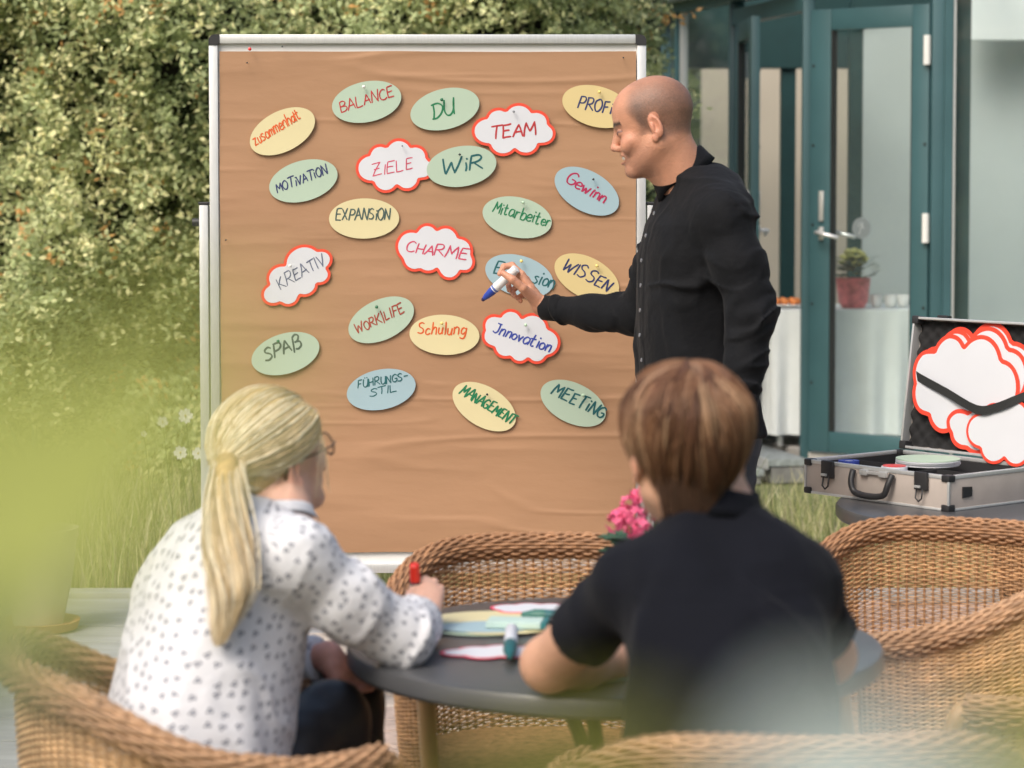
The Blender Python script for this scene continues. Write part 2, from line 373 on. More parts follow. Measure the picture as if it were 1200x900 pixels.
# ================================================================== pinboard
BY = 6.90   # front plane of the board
m_alu = mat('brushed_aluminium', (.62, .63, .63), .38, metal=.55, var=.05, scale=30, stretch=(8, 8, 1), bump=.03)
m_blk = mat('black_plastic', (.022, .022, .024), .45, var=.1)
m_white = mat('white_board', (.74, .74, .72), .6, var=.04)
def WX(px): return (px-600)*BY/FPX
xl, xr = at(246.5, 300, BY).x, at(756.5, 300, BY).x
zt, zb = at(500, 40.5, BY).z, at(500, 671, BY).z
fw = .026
board = thing('pinboard', 'large framed pinboard on legs covered with brown paper beside the standing man', 'pinboard', ((xl+xr)/2, BY+.03, 0))
MB().box(xl+fw*.5, xr-fw*.5, BY+.004, BY+.026, zb+fw*.5, zt-fw*.5).build('panel', m_white, board)
for nm, b_ in (('frame_rail', (xl+.03, xr-.03, zt-fw, zt)), ('frame_rail', (xl+.03, xr-.03, zb, zb+fw)), ('frame_rail', (xl, xl+fw, zb+.03, zt-.03)), ('frame_rail', (xr-fw, xr, zb+.03, zt-.03))):
    MB().box(b_[0], b_[1], BY-.010, BY+.034, b_[2], b_[3], bev=.003).build(nm, m_alu, board, smooth='auto')
for (cx_, sx_) in ((xl, 1), (xr, -1)):
    for (cz_, sz_) in ((zt, -1), (zb, 1)):
        # rounded plastic corner
        pr = []
        for k in range(7):
            a = PI/2*k/6; pr.append((.018-.018*math.cos(a)*1.0, .018-.018*math.sin(a)))
        poly = [(.0305, 0)]+[(p[0], p[1]) for p in reversed(pr)]+[(0, .0305), (.0265, .0305), (.0265, .0265), (.0305, .0265)]
        pl = [(cx_+sx_*p[0], cz_+sz_*p[1]) for p in poly]
        mb = MB(); M = Matrix(((1, 0, 0, 0), (0, 0, 1, 0), (0, 1, 0, 0), (0, 0, 0, 1))); mb.prism(pl, BY-.0125, BY+.036, M)
        mb.build('corner_cap', m_blk, board)
for s_, pxl in ((-1, 240.5), (1, 762.5)):
    lx = at(pxl, 400, BY+.02).x; z1 = at(240, 240, BY).z
    MB().box(lx-.013, lx+.013, BY+.0, BY+.04, .03, z1, bev=.004).build('leg', m_alu, board, smooth='auto')
    MB().box(lx-.0145, lx+.0145, BY-.002, BY+.042, z1, z1+.008, bev=.002).build('leg_cap', m_blk, board)
    MB().box(lx-.018, lx+.018, BY-.25, BY+.30, .012, .04, bev=.006).build('foot', m_alu, board)
    MB().tube([(lx+s_*.013, BY+.02, z1-.05), (lx+s_*.034, BY+.02, z1-.05)], .012, 10).build('clamp_knob', m_blk, board, smooth='auto')
# wrinkled kraft paper
def paper():
    x0, x1 = at(258.5, 300, BY).x, xr-fw-.002; z0, z1 = at(400, 647, BY).z, at(400, 60.5, BY).z
    nx_, nz_ = 260, 320; xs = np.linspace(x0, x1, nx_); zs = np.linspace(z0, z1, nz_); XX, ZZ = np.meshgrid(xs, zs); x = XX.ravel(); z = ZZ.ravel()
    q = lambda a, b, c: np.stack([x*a+z*b*.12, z*b, x*0+c], 1)
    rd = lambda *k: 1-np.abs(vnoise(q(*k)))*2
    gate = np.clip(vnoise(q(1.7, 5, 12.2))*1.6+.45, 0, 1)
    d = .0046*vnoise(q(.9, 7, .5))+.0028*np.clip(vnoise(q(2.2, 6, 41.))*1.8+.3, 0, 1)*np.exp(-(vnoise(q(.9, 9, 31.0))/.09)**2)+.0018*np.clip(vnoise(q(3, 8, 51.))*1.8+.3, 0, 1)*np.exp(-(vnoise(q(2.4, 19, 61.0))/.12)**2)+.0015*rd(1.9, 11, 4.2)+gate*.0011*rd(4, 22, 8.8)+.0003*vnoise(q(16, 45, 2.1))+.0006*rd(5.5, 12.0, 20.3)*gate
    d *= .72
    lowz = np.clip((z0+.42-z)/.42, 0, 1); d *= (1+.7*lowz)
    y = BY-.004-d-.010*np.clip((z0+.30-z)/.3, 0, 1)*(.5+.5*np.sin(x*5))
    y = np.minimum(y, BY-.0005)
    V = np.stack([x+.001*vnoise(q(3, 9, 1)), y, z+.0015*vnoise(q(6, .1, 1))*(np.abs(z-(z0+z1)/2) > .7)], 1)
    idx = np.arange(nx_*nz_).reshape(nz_, nx_)
    F = np.stack([idx[:-1, :-1].ravel(), idx[:-1, 1:].ravel(), idx[1:, 1:].ravel(), idx[1:, :-1].ravel()], 1)
    m = mat('kraft_paper', (.375, .215, .120), .66, var=.02, scale=3.0, stretch=(1, 1, 2.5), var2=.05, scale2=1.2, bump=.12, bscale=14, spec=.35)
    o = np_mesh('brown_paper', V, F, m, None, smooth=True, loc=((x0+x1)/2, BY-.006, z0))
    tag(o, 'crumpled brown kraft paper sheet pinned over the white board', 'paper')
paper()

# ---- handwriting
GL = {
 'A': '0,0 .3,1|.3,1 .58,0|.1,.36 .52,.40', 'B': '.05,0 .08,1|~.05,.98 .35,1 .5,.8 .35,.58 .1,.52|~.1,.52 .45,.5 .56,.25 .4,.02 .03,0',
 'C': '~.52,.85 .35,1 .12,.85 .02,.5 .12,.12 .35,0 .55,.14', 'D': '.08,.02 .1,.96|~0,.98 .35,.98 .6,.7 .55,.3 .3,.03 .02,.02',
 'E': '.06,0 .08,1|.08,1 .5,1.03|.07,.52 .42,.56|.06,0 .5,.03', 'F': '.06,0 .09,1|.09,1 .5,1.04|.08,.52 .4,.56',
 'G': '~.52,.85 .33,1 .1,.82 .02,.45 .15,.08 .38,.02 .54,.2 .54,.42|.54,.44 .3,.44', 'H': '.05,0 .06,1|.5,0 .52,1|.06,.48 .5,.54',
 'I': '.1,0 .12,1', 'J': '~.45,1 .45,.3 .3,.02 .08,.15|.2,1 .55,1', 'K': '.05,0 .06,1|.48,1 .07,.45|.14,.5 .55,0', 'L': '.06,1 .05,0|.05,0 .48,.04',
 'M': '0,0 .1,1|.1,1 .32,.35|.32,.35 .56,1|.56,1 .64,0', 'N': '.03,0 .06,1|.06,1 .48,0|.48,0 .53,1', 'O': '~.3,1 .08,.8 .02,.45 .15,.06 .35,.0 .53,.25 .54,.65 .42,.93 .27,1',
 'P': '.05,0 .09,1|~.07,1 .4,1 .52,.78 .4,.52 .09,.46', 'R': '.04,0 .08,1|~.06,1 .4,1 .5,.78 .38,.55 .1,.48|.2,.48 .58,0',
 'S': '~.48,.88 .3,1 .08,.86 .12,.62 .4,.45 .48,.2 .3,.0 .04,.08', 'T': '.3,1 .28,0|0,.98 .6,1.03', 'U': '~.05,1 .04,.4 .14,.06 .34,.03 .48,.3 .52,1|.52,1 .52,0',
 'V': '.02,1 .24,0|.24,0 .52,1', 'W': '0,1 .14,0|.14,0 .34,.7|.34,.7 .5,0|.5,0 .74,1', 'X': '.02,1 .5,0|.5,1 .02,0', 'Z': '.03,.98 .5,1|.5,1 .03,0|.03,0 .55,.03|.12,.5 .44,.52',
 'ß': '.06,-.15 .08,.9|~.08,.9 .25,1.05 .44,.9 .36,.62 .2,.55|~.2,.55 .46,.5 .52,.22 .36,.02 .2,.06',
 'a': '~.42,.55 .2,.62 .04,.4 .06,.1 .22,0 .4,.2|.43,.6 .44,0', 'b': '.06,1 .05,0|~.06,.3 .2,.6 .42,.5 .44,.2 .3,0 .06,.06', 'c': '~.4,.5 .22,.6 .05,.4 .06,.12 .22,0 .42,.1',
 'd': '~.42,.5 .2,.6 .04,.4 .06,.1 .22,0 .42,.2|.46,1.05 .44,0', 'e': '~.06,.3 .4,.36 .36,.56 .2,.62 .05,.42 .08,.1 .24,0 .44,.1', 'g': '~.4,.5 .2,.6 .05,.4 .08,.14 .22,.06 .4,.25|~.43,.58 .42,-.1 .3,-.34 .05,-.28',
 'h': '.06,1.05 .05,0|~.06,.35 .2,.6 .36,.52 .38,0', 'i': '.1,.6 .1,0|~.09,.86 .12,.9 .12,.84', 'l': '.1,1.05 .1,0', 'm': '.04,.6 .04,0|~.05,.4 .16,.6 .28,.5 .29,0|~.3,.4 .42,.6 .54,.5 .55,0',
 'n': '.05,.6 .05,0|~.06,.38 .2,.6 .36,.5 .38,0', 'o': '~.22,.6 .06,.45 .05,.15 .2,0 .38,.14 .38,.45 .2,.61', 'r': '.06,.6 .06,0|~.07,.38 .18,.58 .34,.56', 's': '~.36,.55 .2,.6 .07,.48 .2,.33 .36,.2 .24,.02 .04,.06',
 't': '~.16,.95 .14,.15 .24,.0 .36,.06|.0,.62 .34,.64', 'u': '~.05,.6 .05,.15 .18,0 .34,.15 .38,.6|.38,.6 .4,0', 'v': '.03,.6 .2,0|.2,0 .4,.6', 'z': '.03,.6 .38,.62|.38,.62 .03,0|.03,0 .4,.02', 'w': '.02,.6 .14,0|.14,0 .28,.45|.28,.45 .4,0|.4,0 .58,.6',
 '-': '.05,.48 .45,.5', '|': '.12,-.15 .14,1.1', ' ': '', 'Ü': '~.05,1 .04,.4 .14,.06 .34,.03 .48,.3 .52,1|.52,1 .52,0|~.16,1.16 .19,1.2 .19,1.14|~.38,1.16 .41,1.2 .41,1.14',
 'ı': '.1,.62 .1,0|~.1,.95 .13,.99 .13,.93'}
GW = {'M': .74, 'W': .84, 'I': .24, 'i': .24, 'l': .24, 'm': .66, '-': .55, '|': .28, 'ı': .26, 'w': .68, ' ': .8, 'K': .62, 'R': .64, 'A': .64}
def word_strokes(text, seed):
    r = random.Random(seed); x = 0; out = []
    for ch in text:
        g_ = GL.get(ch, ''); w = GW.get(ch, .62 if ch.isupper() or ch in 'ÜÄß' else .5)
        rot = r.uniform(-.07, .07); sc = r.uniform(.9, 1.12); dy = r.uniform(-.05, .05)
        for st in g_.split('|') if ch != '|' else [g_]:
            if not st: continue
            sm = st.startswith('~'); pts = [tuple(map(float, p.split(','))) for p in st.lstrip('~').split()]
            pts = [(px*sc+r.uniform(-.015, .015), py*sc+r.uniform(-.02, .02)) for px, py in pts]
            pts = [(x+px*math.cos(rot)-py*math.sin(rot)+py*.12, py*math.cos(rot)+px*math.sin(rot)+dy) for px, py in pts]
            if sm or len(pts) > 2: pts = catmull(pts)
            elif len(pts) == 2:
                (a, b), (c, d) = pts; k = r.uniform(-.03, .03); pts = [(a, b), ((a+c)/2+k, (b+d)/2-k), (c, d)]; pts = catmull(pts, 3)
            out.append(pts)
        x += w*sc
    mx = max([q[0] for st_ in out for q in st_] or [1])
    return out, mx
def catmull(p, n=5):
    q = [p[0]]+p+[p[-1]]; out = []
    for i in range(1, len(q)-2):
        for k in range(n):
            t = k/n; t2 = t*t; t3 = t2*t
            out.append(tuple(.5*((2*q[i][j])+(-q[i-1][j]+q[i+1][j])*t+(2*q[i-1][j]-5*q[i][j]+4*q[i+1][j]-q[i+2][j])*t2+(-q[i-1][j]+3*q[i][j]-3*q[i+1][j]+q[i+2][j])*t3) for j in (0, 1)))
    out.append(tuple(p[-1])); return out
def ribbon(mb, pts, w, z, r):
    n = len(pts); base = len(mb.v)
    for i, (x, y) in enumerate(pts):
        a = pts[max(i-1, 0)]; b = pts[min(i+1, n-1)]; dx, dy = b[0]-a[0], b[1]-a[1]; l = math.hypot(dx, dy) or 1e-6; nx_, ny_ = -dy/l, dx/l
        ww = w*.5*(.8+.35*abs(math.sin(math.atan2(dy, dx)+.7)))*(1 if 0 < i < n-1 else .75)
        ex = (-dx/l*ww*.6 if i == 0 else dx/l*ww*.6 if i == n-1 else 0); ey = (-dy/l*ww*.6 if i == 0 else dy/l*ww*.6 if i == n-1 else 0)
        zz = z+i*1.5e-6
        mb.v.append((x+nx_*ww+ex, y+ny_*ww+ey, zz)); mb.v.append((x-nx_*ww+ex, y-ny_*ww+ey, zz))
    for i in range(n-1): mb.f.append((base+2*i, base+2*i+1, base+2*i+3, base+2*i+2))
def cloud_poly(w, h, seed, grow=0.0, n=120):
    circs = {0: [(-.30, -.02, .20), (-.17, .16, .17), (.06, .20, .20), (.26, .12, .17), (.34, -.06, .16), (.14, -.20, .18), (-.12, -.20, .19)],
             1: [(-.33, -.10, .17), (-.17, .10, .20), (.14, .18, .26), (.34, .10, .16), (.26, -.13, .14), (.05, -.18, .17), (-.18, -.24, .15)],
             2: [(-.34, .02, .16), (-.30, .02, .20), (-.12, .17, .17), (.10, .14, .19), (.28, .02, .18), (.36, -.12, .13), (.18, -.20, .17), (-.08, -.10, .2), (-.24, -.12, .18)],
             3: [(-.34, .10, .15), (-.15, .20, .17), (.12, .14, .22), (.30, -.02, .20), (.22, -.20, .15), (.02, -.24, .15), (-.16, -.18, .17), (-.32, -.06, .16)]}[seed]
    out = []
    for k in range(n):
        a = 2*PI*k/n; ux, uy = math.cos(a), math.sin(a); best = .1
        for (cx, cy, r) in circs:
            cx *= w; cy *= h*1.25; r = r*(w+h*1.3)/2+grow; b_ = cx*ux+cy*uy; d_ = cx*cx+cy*cy-r*r; disc = b_*b_-d_
            if disc > 0: best = max(best*0+0, best if best != .1 else 0, b_+math.sqrt(disc))
        out.append((ux*best, uy*best))
    return out
def norm_cloud(w, h, seed, inset=0.0):
    base = cloud_poly(1.0, .62, seed); xs = [p[0] for p in base]; ys = [p[1] for p in base]
    kx = w/(max(xs)-min(xs)); ky = h/(max(ys)-min(ys)); mx_, my_ = (max(xs)+min(xs))/2, (max(ys)+min(ys))/2
    q = [((p[0]-mx_)*kx, (p[1]-my_)*ky) for p in base]
    if inset <= 0: return q
    # true inward offset: shrink every bump towards the inside by sampling the nearest outline distance
    P = np.array(q); out = []
    for (x, y) in q:
        L = math.hypot(x, y); ux, uy = x/L, y/L; t = L-inset*.8
        for _ in range(14):
            d = np.sqrt(((P-np.array([ux*t, uy*t]))**2).sum(1)).min()
            if d >= inset: break
            t -= (inset-d)*.7+1e-5
        out.append((ux*t, uy*t))
    return out
PXM = BY/FPX
m_ink = {k: mat('ink_'+k, c, .5, var=.15, scale=120) for k, c in dict(red=(.42, .03, .035), orange=(.62, .10, .02), navy=(.025, .035, .12), teal=(.01, .10, .11), green=(.01, .17, .07), blue=(.035, .06, .32), brown=(.32, .06, .04), crimson=(.38, .02, .08), grey=(.06, .10, .09), pink=(.55, .06, .12), slate=(.10, .12, .20)).items()}
m_card = {k: mat('card_'+k, c, .65, var=.03, scale=5) for k, c in dict(green=(.40, .51, .40), yellow=(.64, .57, .33), blue=(.32, .45, .50), white=(.60, .62, .66), amber=(.62, .50, .24)).items()}
m_redrim = mat('red_print', (.72, .07, .035), .5, var=.05)
def card(word, cx, cy, tilt, kind, colr, ink, texts, lab, wh=(82, 47), cl=0, crot=0, lift=.004, wpx=1.5):
    c = at(cx, cy, BY); w, h = wh[0]*PXM, wh[1]*PXM
    z0 = BY-.0098-lift*.7     # card back plane, in front of the paper's creases
    base = (c.x, z0, c.z)
    root = bpy.data.objects.new('oval_card' if kind == 'oval' else 'cloud_card', None)
    COL.objects.link(root); root.location = base
    rtilt = random.uniform(-.02, .02)
    # card lies in local XY, +Z out of the card; rotate so that +Z -> -Y (towards viewer)
    root.rotation_euler = (PI/2+random.uniform(0, .03), 0, 0)
    tag(root, lab, 'card', 'word cards pinned to the board')
    ca, sa = math.cos(math.radians(tilt)), math.sin(math.radians(tilt))
    rot = lambda p: (p[0]*ca-p[1]*sa, p[0]*sa+p[1]*ca)
    def bend(v): return (v[0], v[1], v[2]+.35*(v[0]**2)*1.0)
    if kind == 'oval':
        poly = [rot((w/2*math.cos(a), h/2*math.sin(a))) for a in np.linspace(0, 2*PI, 65)[:-1]]
        mb = MB(); mb.prism(poly, 0, .0012); o = mb.build('card_face', m_card[colr], root, rel=False)
        zt_ = .0015
    else:
        poly = [rot(p) for p in norm_cloud(w, h, cl)]
        poly_in = [rot(p) for p in norm_cloud(w, h, cl, .0085)]
        MB().prism(poly, 0, .0012).build('red_rim', m_redrim, root, rel=False)
        MB().prism(poly_in, .0012, .0018).build('card_face', m_card['white'], root, rel=False)
        zt_ = .0021
    for ti, (txt, sxp, syp, exp, eyp, hpx, nk) in enumerate(texts):
        st, tw = word_strokes(txt, word+txt); mb = MB()
        sx_, sy_ = (sxp-cx)*PXM, -(syp-cy)*PXM; ex_, ey_ = (exp-cx)*PXM, -(eyp-cy)*PXM
        L = math.hypot(ex_-sx_, ey_-sy_); a = math.atan2(ey_-sy_, ex_-sx_); hh = hpx*PXM; r = random.Random(txt)
        for si, pts in enumerate(st):
            q = [(p[0]/tw*L, p[1]*hh) for p in pts]
            q = [(sx_+p[0]*math.cos(a)-p[1]*math.sin(a), sy_+p[0]*math.sin(a)+p[1]*math.cos(a)) for p in q]
            ribbon(mb, q, wpx*PXM*(1 if ti == 0 else .95), zt_+si*3e-5, r)
        mb.build('lettering', m_ink[nk], root, rel=False)
    return root
T = lambda *a: [a]
card('a', 331.5, 154, 27, 'oval', 'yellow', 'orange', T('zusammenhalt', 300, 171, 353, 139, 12.5, 'orange'), 'yellow oval card with zusammenhalt in orange handwriting', wpx=1.5)
card('b', 430, 119.5, 12, 'oval', 'green', 'red', T('BALANCE', 400, 132, 463, 113, 12.5, 'red'), 'pale green oval card with BALANCE in red handwriting', wpx=1.4)
card('c', 521.5, 128, 14, 'oval', 'green', 'green', T('DU', 507, 141, 537, 131, 17, 'green'), 'pale green oval card with DU in green handwriting', wpx=2.0)
card('d', 602, 152, 0, 'cloud', 'white', 'red', T('TEAM', 575, 163, 628, 158, 14, 'red'), 'white cloud card with red rim reading TEAM', (98, 62), 0, wpx=2.0)
card('e', 699, 125, -15, 'oval', 'amber', 'navy', T('PROFi', 676, 127, 717, 133, 13.5, 'navy'), 'yellow oval card reading PROFI partly behind the bald head', wpx=1.8)
card('f', 463, 194, 3, 'cloud', 'white', 'pink', T('ZIELE', 437, 207, 486, 197, 13, 'pink'), 'white cloud card with red rim reading ZIELE in pink', (92, 63), 0, lift=.001, wpx=1.2)
card('g', 541, 195, 9, 'oval', 'green', 'navy', T('WiR', 518, 204, 566, 197, 16, 'teal'), 'pale green oval card reading WIR overlapping the ZIELE cloud', lift=.009, wpx=2.2)
card('h', 356, 212, 16, 'oval', 'green', 'navy', T('MOTiVATiON', 326, 226, 386, 203, 10.5, 'navy'), 'pale green oval card with MOTIVATION in dark ink', wpx=1.5)
card('i', 687.5, 224, -29, 'oval', 'blue', 'crimson', T('Gewinn', 661, 213, 707, 238, 14, 'crimson'), 'light blue oval card with Gewinn in crimson', wpx=1.9)
card('j', 427, 256, 1, 'oval', 'yellow', 'teal', T('EXPANSiON', 393, 258, 458, 257, 13, 'grey'), 'yellow oval card with EXPANSION in dark green', wpx=1.6)
card('k', 606, 254.6, -12, 'oval', 'green', 'green', T('Mitarbeiter', 577, 248, 643, 266, 13, 'green'), 'pale green oval card with Mitarbeiter in green', wpx=1.5)
card('l', 510.5, 294.5, -6, 'cloud', 'white', 'red', T('CHARME', 475, 294, 549, 305, 12.5, 'pink'), 'white cloud card with red rim reading CHARME', (95, 64), 2, wpx=1.6)
card('m', 608.5, 323, -17, 'oval', 'blue', 'teal', [('E', 577, 320, 588, 323, 14, 'teal'), ('sion', 623, 330, 648, 338, 14.5, 'teal')], 'blue oval card partly hidden behind the writing hand', lift=.002, wpx=1.8)
card('n', 687.5, 325, -28, 'oval', 'amber', 'navy', T('WISSEN', 658, 314, 714, 342, 14, 'navy'), 'yellow oval card with WISSEN in dark blue', wpx=1.8)
card('o', 347.5, 322.5, 24, 'cloud', 'white', 'slate', T('KREATIV', 329, 340, 384, 308, 14, 'slate'), 'white cloud card with red rim reading KREATIV', (96, 62), 1, wpx=1.3)
card('p', 447, 374.5, 25, 'oval', 'green', 'brown', T('WORK|LIFE', 419, 391, 475, 365, 11, 'brown'), 'pale green oval card with WORK LIFE in brown red', wpx=1.6)
card('q', 521, 392, -3, 'oval', 'yellow', 'orange', T('Schulung', 489, 391, 547, 392, 13, 'orange'), 'yellow oval card with Schulung in red orange', wpx=1.7)
card('r', 610.5, 395, -10, 'cloud', 'white', 'blue', T('Jnnovation', 576, 389, 644, 412, 13, 'blue'), 'white cloud card with red rim reading Innovation in blue', (94, 62), 3, wpx=1.8)
card('s', 335, 414, 17, 'oval', 'green', 'grey', T('SPAß', 311, 423, 355, 406, 15, 'grey'), 'pale green oval card with SPAß in dark grey marker', wpx=2.2)
card('t', 447, 456, 12, 'oval', 'blue', 'teal', [('FÜHRUNGS-', 419, 455, 479, 444, 8.5, 'teal'), ('STIL', 433, 464, 465, 458, 8, 'teal')], 'light blue oval card with two lines reading FÜHRUNGS-STIL', wpx=1.3)
card('u', 567.5, 476, -31, 'oval', 'yellow', 'green', T('MANAGEMENT', 538, 460, 602, 498, 12, 'green'), 'yellow oval card with MANAGEMENT in green', wpx=1.9)
card('v', 671.5, 472, -26, 'oval', 'green', 'navy', T('MEETiNG', 645, 461, 706, 490, 14, 'teal'), 'green oval card with MEETING in dark blue beside the young man', wpx=2.0)
m_pin = {k: mat('pin_'+k, c, .3, var=.03) for k, c in dict(dark=(.02, .03, .03), green=(.03, .16, .08), pale=(.45, .62, .45), yellow=(.75, .6, .2), white=(.8, .8, .75), red=(.7, .03, .03), grey=(.18, .2, .22)).items()}
for (px, py, c, where) in [(427, 102, 'white', 'in the BALANCE card'), (518, 117, 'green', 'above the U of the DU card'), (602, 131, 'grey', 'in the TEAM cloud'), (702, 108, 'yellow', 'in the PROFI card'),
      (472, 171, 'grey', 'in the ZIELE cloud'), (539, 181, 'dark', 'in the WIR card'), (695, 210, 'dark', 'in the Gewinn card'), (613, 237, 'pale', 'in the Mitarbeiter card'), (611, 305.5, 'yellow', 'right above the writing hand'),
      (699, 311, 'yellow', 'in the WISSEN card'), (341, 311, 'white', 'in the KREATIV cloud'), (442, 359, 'green', 'in the WORK LIFE card'), (518, 378, 'yellow', 'in the Schulung card'), (616, 380, 'pale', 'in the Innovation cloud'),
      (327, 399, 'green', 'in the SPAß card'), (571, 461, 'dark', 'in the MANAGEMENT card'), (683, 462, 'pale', 'in the MEETING card'), (294, 58, 'red', 'near the upper left corner'), (332, 55, 'dark', 'alone on the top strip'),
      (291, 74, 'dark', 'under the red pin at the upper left'), (730, 68, 'dark', 'near the upper right corner'), (266, 281, 'dark', 'at the left edge of the paper')]:
    big = 1.0 if c in ('yellow', 'white', 'red', 'green', 'pale') else .72
    if py in (171, 55, 74, 68, 281): big = .5
    p = at(px, py, BY); root = thing('push_pin', c.replace('dark', 'black')+' push pin '+where, 'push pin', (p.x, BY-.026, p.z), 0, 'push pins on the board')
    MB().lathe([(.0002, 0), (.0036*big, .001), (.005*big, .004), (.0042*big, .0075), (.0015*big, .009)], (p.x, BY-.0245, p.z), 10, (0, -1, -.1)).build('pin_head', m_pin[c], root, smooth=True)
    MB().tube([(p.x, BY-.0245, p.z), (p.x, BY-.002, p.z+.001)], .0006, 5).build('needle', m_alu, root)
# ================================================================== PAVILION
ZF = .123; ZH = 2.62
m_teal = mat('teal_paint', (.042, .105, .120), .42, var=.08, scale=4, bump=.04, bscale=40, coat=.15)
m_tealdk = mat('dark_teal_paint', (.012, .05, .052), .5, var=.1)
m_seal = mat('rubber_seal', (.012, .014, .014), .6)
m_cream = mat('cream_plaster', (.50, .45, .37), .85, var=.06, scale=2)
m_whitewall = mat('white_blind', (.46, .52, .52), .8, var=.04, scale=1.2, var2=.08, scale2=.7)
m_chrome = mat('satin_metal', (.72, .72, .72), .3, metal=.6, var=.03)
m_glass = glass_mat('pane_glass', (.96, .985, .98), 1.6, dirt=.02); m_rglass = glass_mat('roof_glass', (.98, .99, .99), 1.12, dirt=.0)
m_floor = mat('pavilion_floor', (.50, .48, .45), .6, var=.1)
k_ = 1.106
PV = [Vector((.30, 17.6, 0)), Vector((.96, 15.26, 0)), Vector((1.305, 14.10, 0)), Vector((1.575, 12.90, 0)), Vector((2.185, 12.39, 0)), Vector((4.3, 12.2, 0)), Vector((6.2, 13.4, 0)), Vector((6.9, 16.2, 0)), Vector((4.6, 19.5, 0)), Vector((1.6, 19.6, 0))]
pav = thing('pavilion', 'teal steel framed glass garden pavilion with open double door on the right', 'pavilion', (3.4, 15.5, 0))
def post(p, w=.09, z0=ZF-.05, z1=ZH, name='post', m=None):
    MB().box(p.x-w/2, p.x+w/2, p.y-w/2, p.y+w/2, z0, z1, bev=.006).build(name, m or m_teal, pav, smooth='auto')
for i, p in enumerate(PV): post(p+Vector((0, .02, 0)), .085 if i != 3 else .06)
def V3(p, z): return Vector((p.x, p.y, z))
N_ = len(PV)
# floor slab, head ring, fascia with gutter, roof
mb = MB(); mb.prism([(p.x, p.y) for p in PV], -.03, ZF-.002); mb.build('floor_slab', m_floor, pav)
for i in range(N_):
    a, b = PV[i], PV[(i+1) % N_]
    MB().beam(V3(a, ZH+.04), V3(b, ZH+.04), .10, .10, bev=.004).build('head_beam', m_teal, pav)
    d = (b-a).normalized(); out = Vector((d.y, -d.x, 0)) if True else None
    cen = Vector((3.4, 15.5, 0))
    if out.dot(a-cen) < 0: out = -out
    MB().beam(V3(a+out*.10, ZH+.10), V3(b+out*.10, ZH+.10), .12, .10, bev=.02).build('gutter', m_alu, pav, smooth='auto')
    apex = Vector((3.4, 15.5, 3.7)); 
    pa, pb = V3(a, ZH+.12), V3(b, ZH+.12)
    MB().add([pa, pb, apex], [(0, 1, 2)]).build('roof_pane', m_rglass, pav)
    MB().beam(pa, apex, .06, .08).build('rafter', m_teal, pav)
    if i not in (2, 3):
        MB().beam(V3(a, ZF+.05), V3(b, ZF+.05), .07, .10, bev=.004).build('sill_rail', m_teal, pav)
def pane(a, b, z0, z1, parent, off=0.0, name='pane', m=None):
    d = (b-a).normalized(); n = Vector((d.y, -d.x, 0))*.004
    vs = [V3(a, z0)-n, V3(b, z0)-n, V3(b, z1)-n, V3(a, z1)-n, V3(a, z0)+n, V3(b, z0)+n, V3(b, z1)+n, V3(a, z1)+n]
    return MB().add(vs, [(0, 3, 2, 1), (4, 5, 6, 7), (0, 1, 5, 4), (1, 2, 6, 5), (2, 3, 7, 6), (3, 0, 4, 7)]).build(name, m or m_glass, parent)
for i in (0, 1, 4, 5, 6, 7, 8, 9):
    a, b = PV[i], PV[(i+1) % N_]; d = (b-a).normalized(); L = (b-a).length
    pane(a+d*.05, b-d*.05, ZF+.10, ZH-.01, pav)
    if i == 1:
        q = a.lerp(b, .28); MB().beam(V3(q, ZF+.1), V3(q, ZH), .035, .05, up=d).build('mullion', m_alu, pav)
        q = a.lerp(b, .22); MB().beam(V3(q, ZF+.1), V3(q, ZH), .05, .05, up=d).build('mullion', m_teal, pav)
    if i in (4, 5, 6, 7, 8):
        for f_ in (.5,):
            q = a.lerp(b, f_); MB().beam(V3(q, ZF+.1), V3(q, ZH), .06, .06, up=d).build('mullion', m_teal, pav)
# door frame transom
a, b = PV[2], PV[3]
MB().beam(V3(a, 2.52), V3(b, 2.52), .07, .09).build('transom', m_teal, pav)
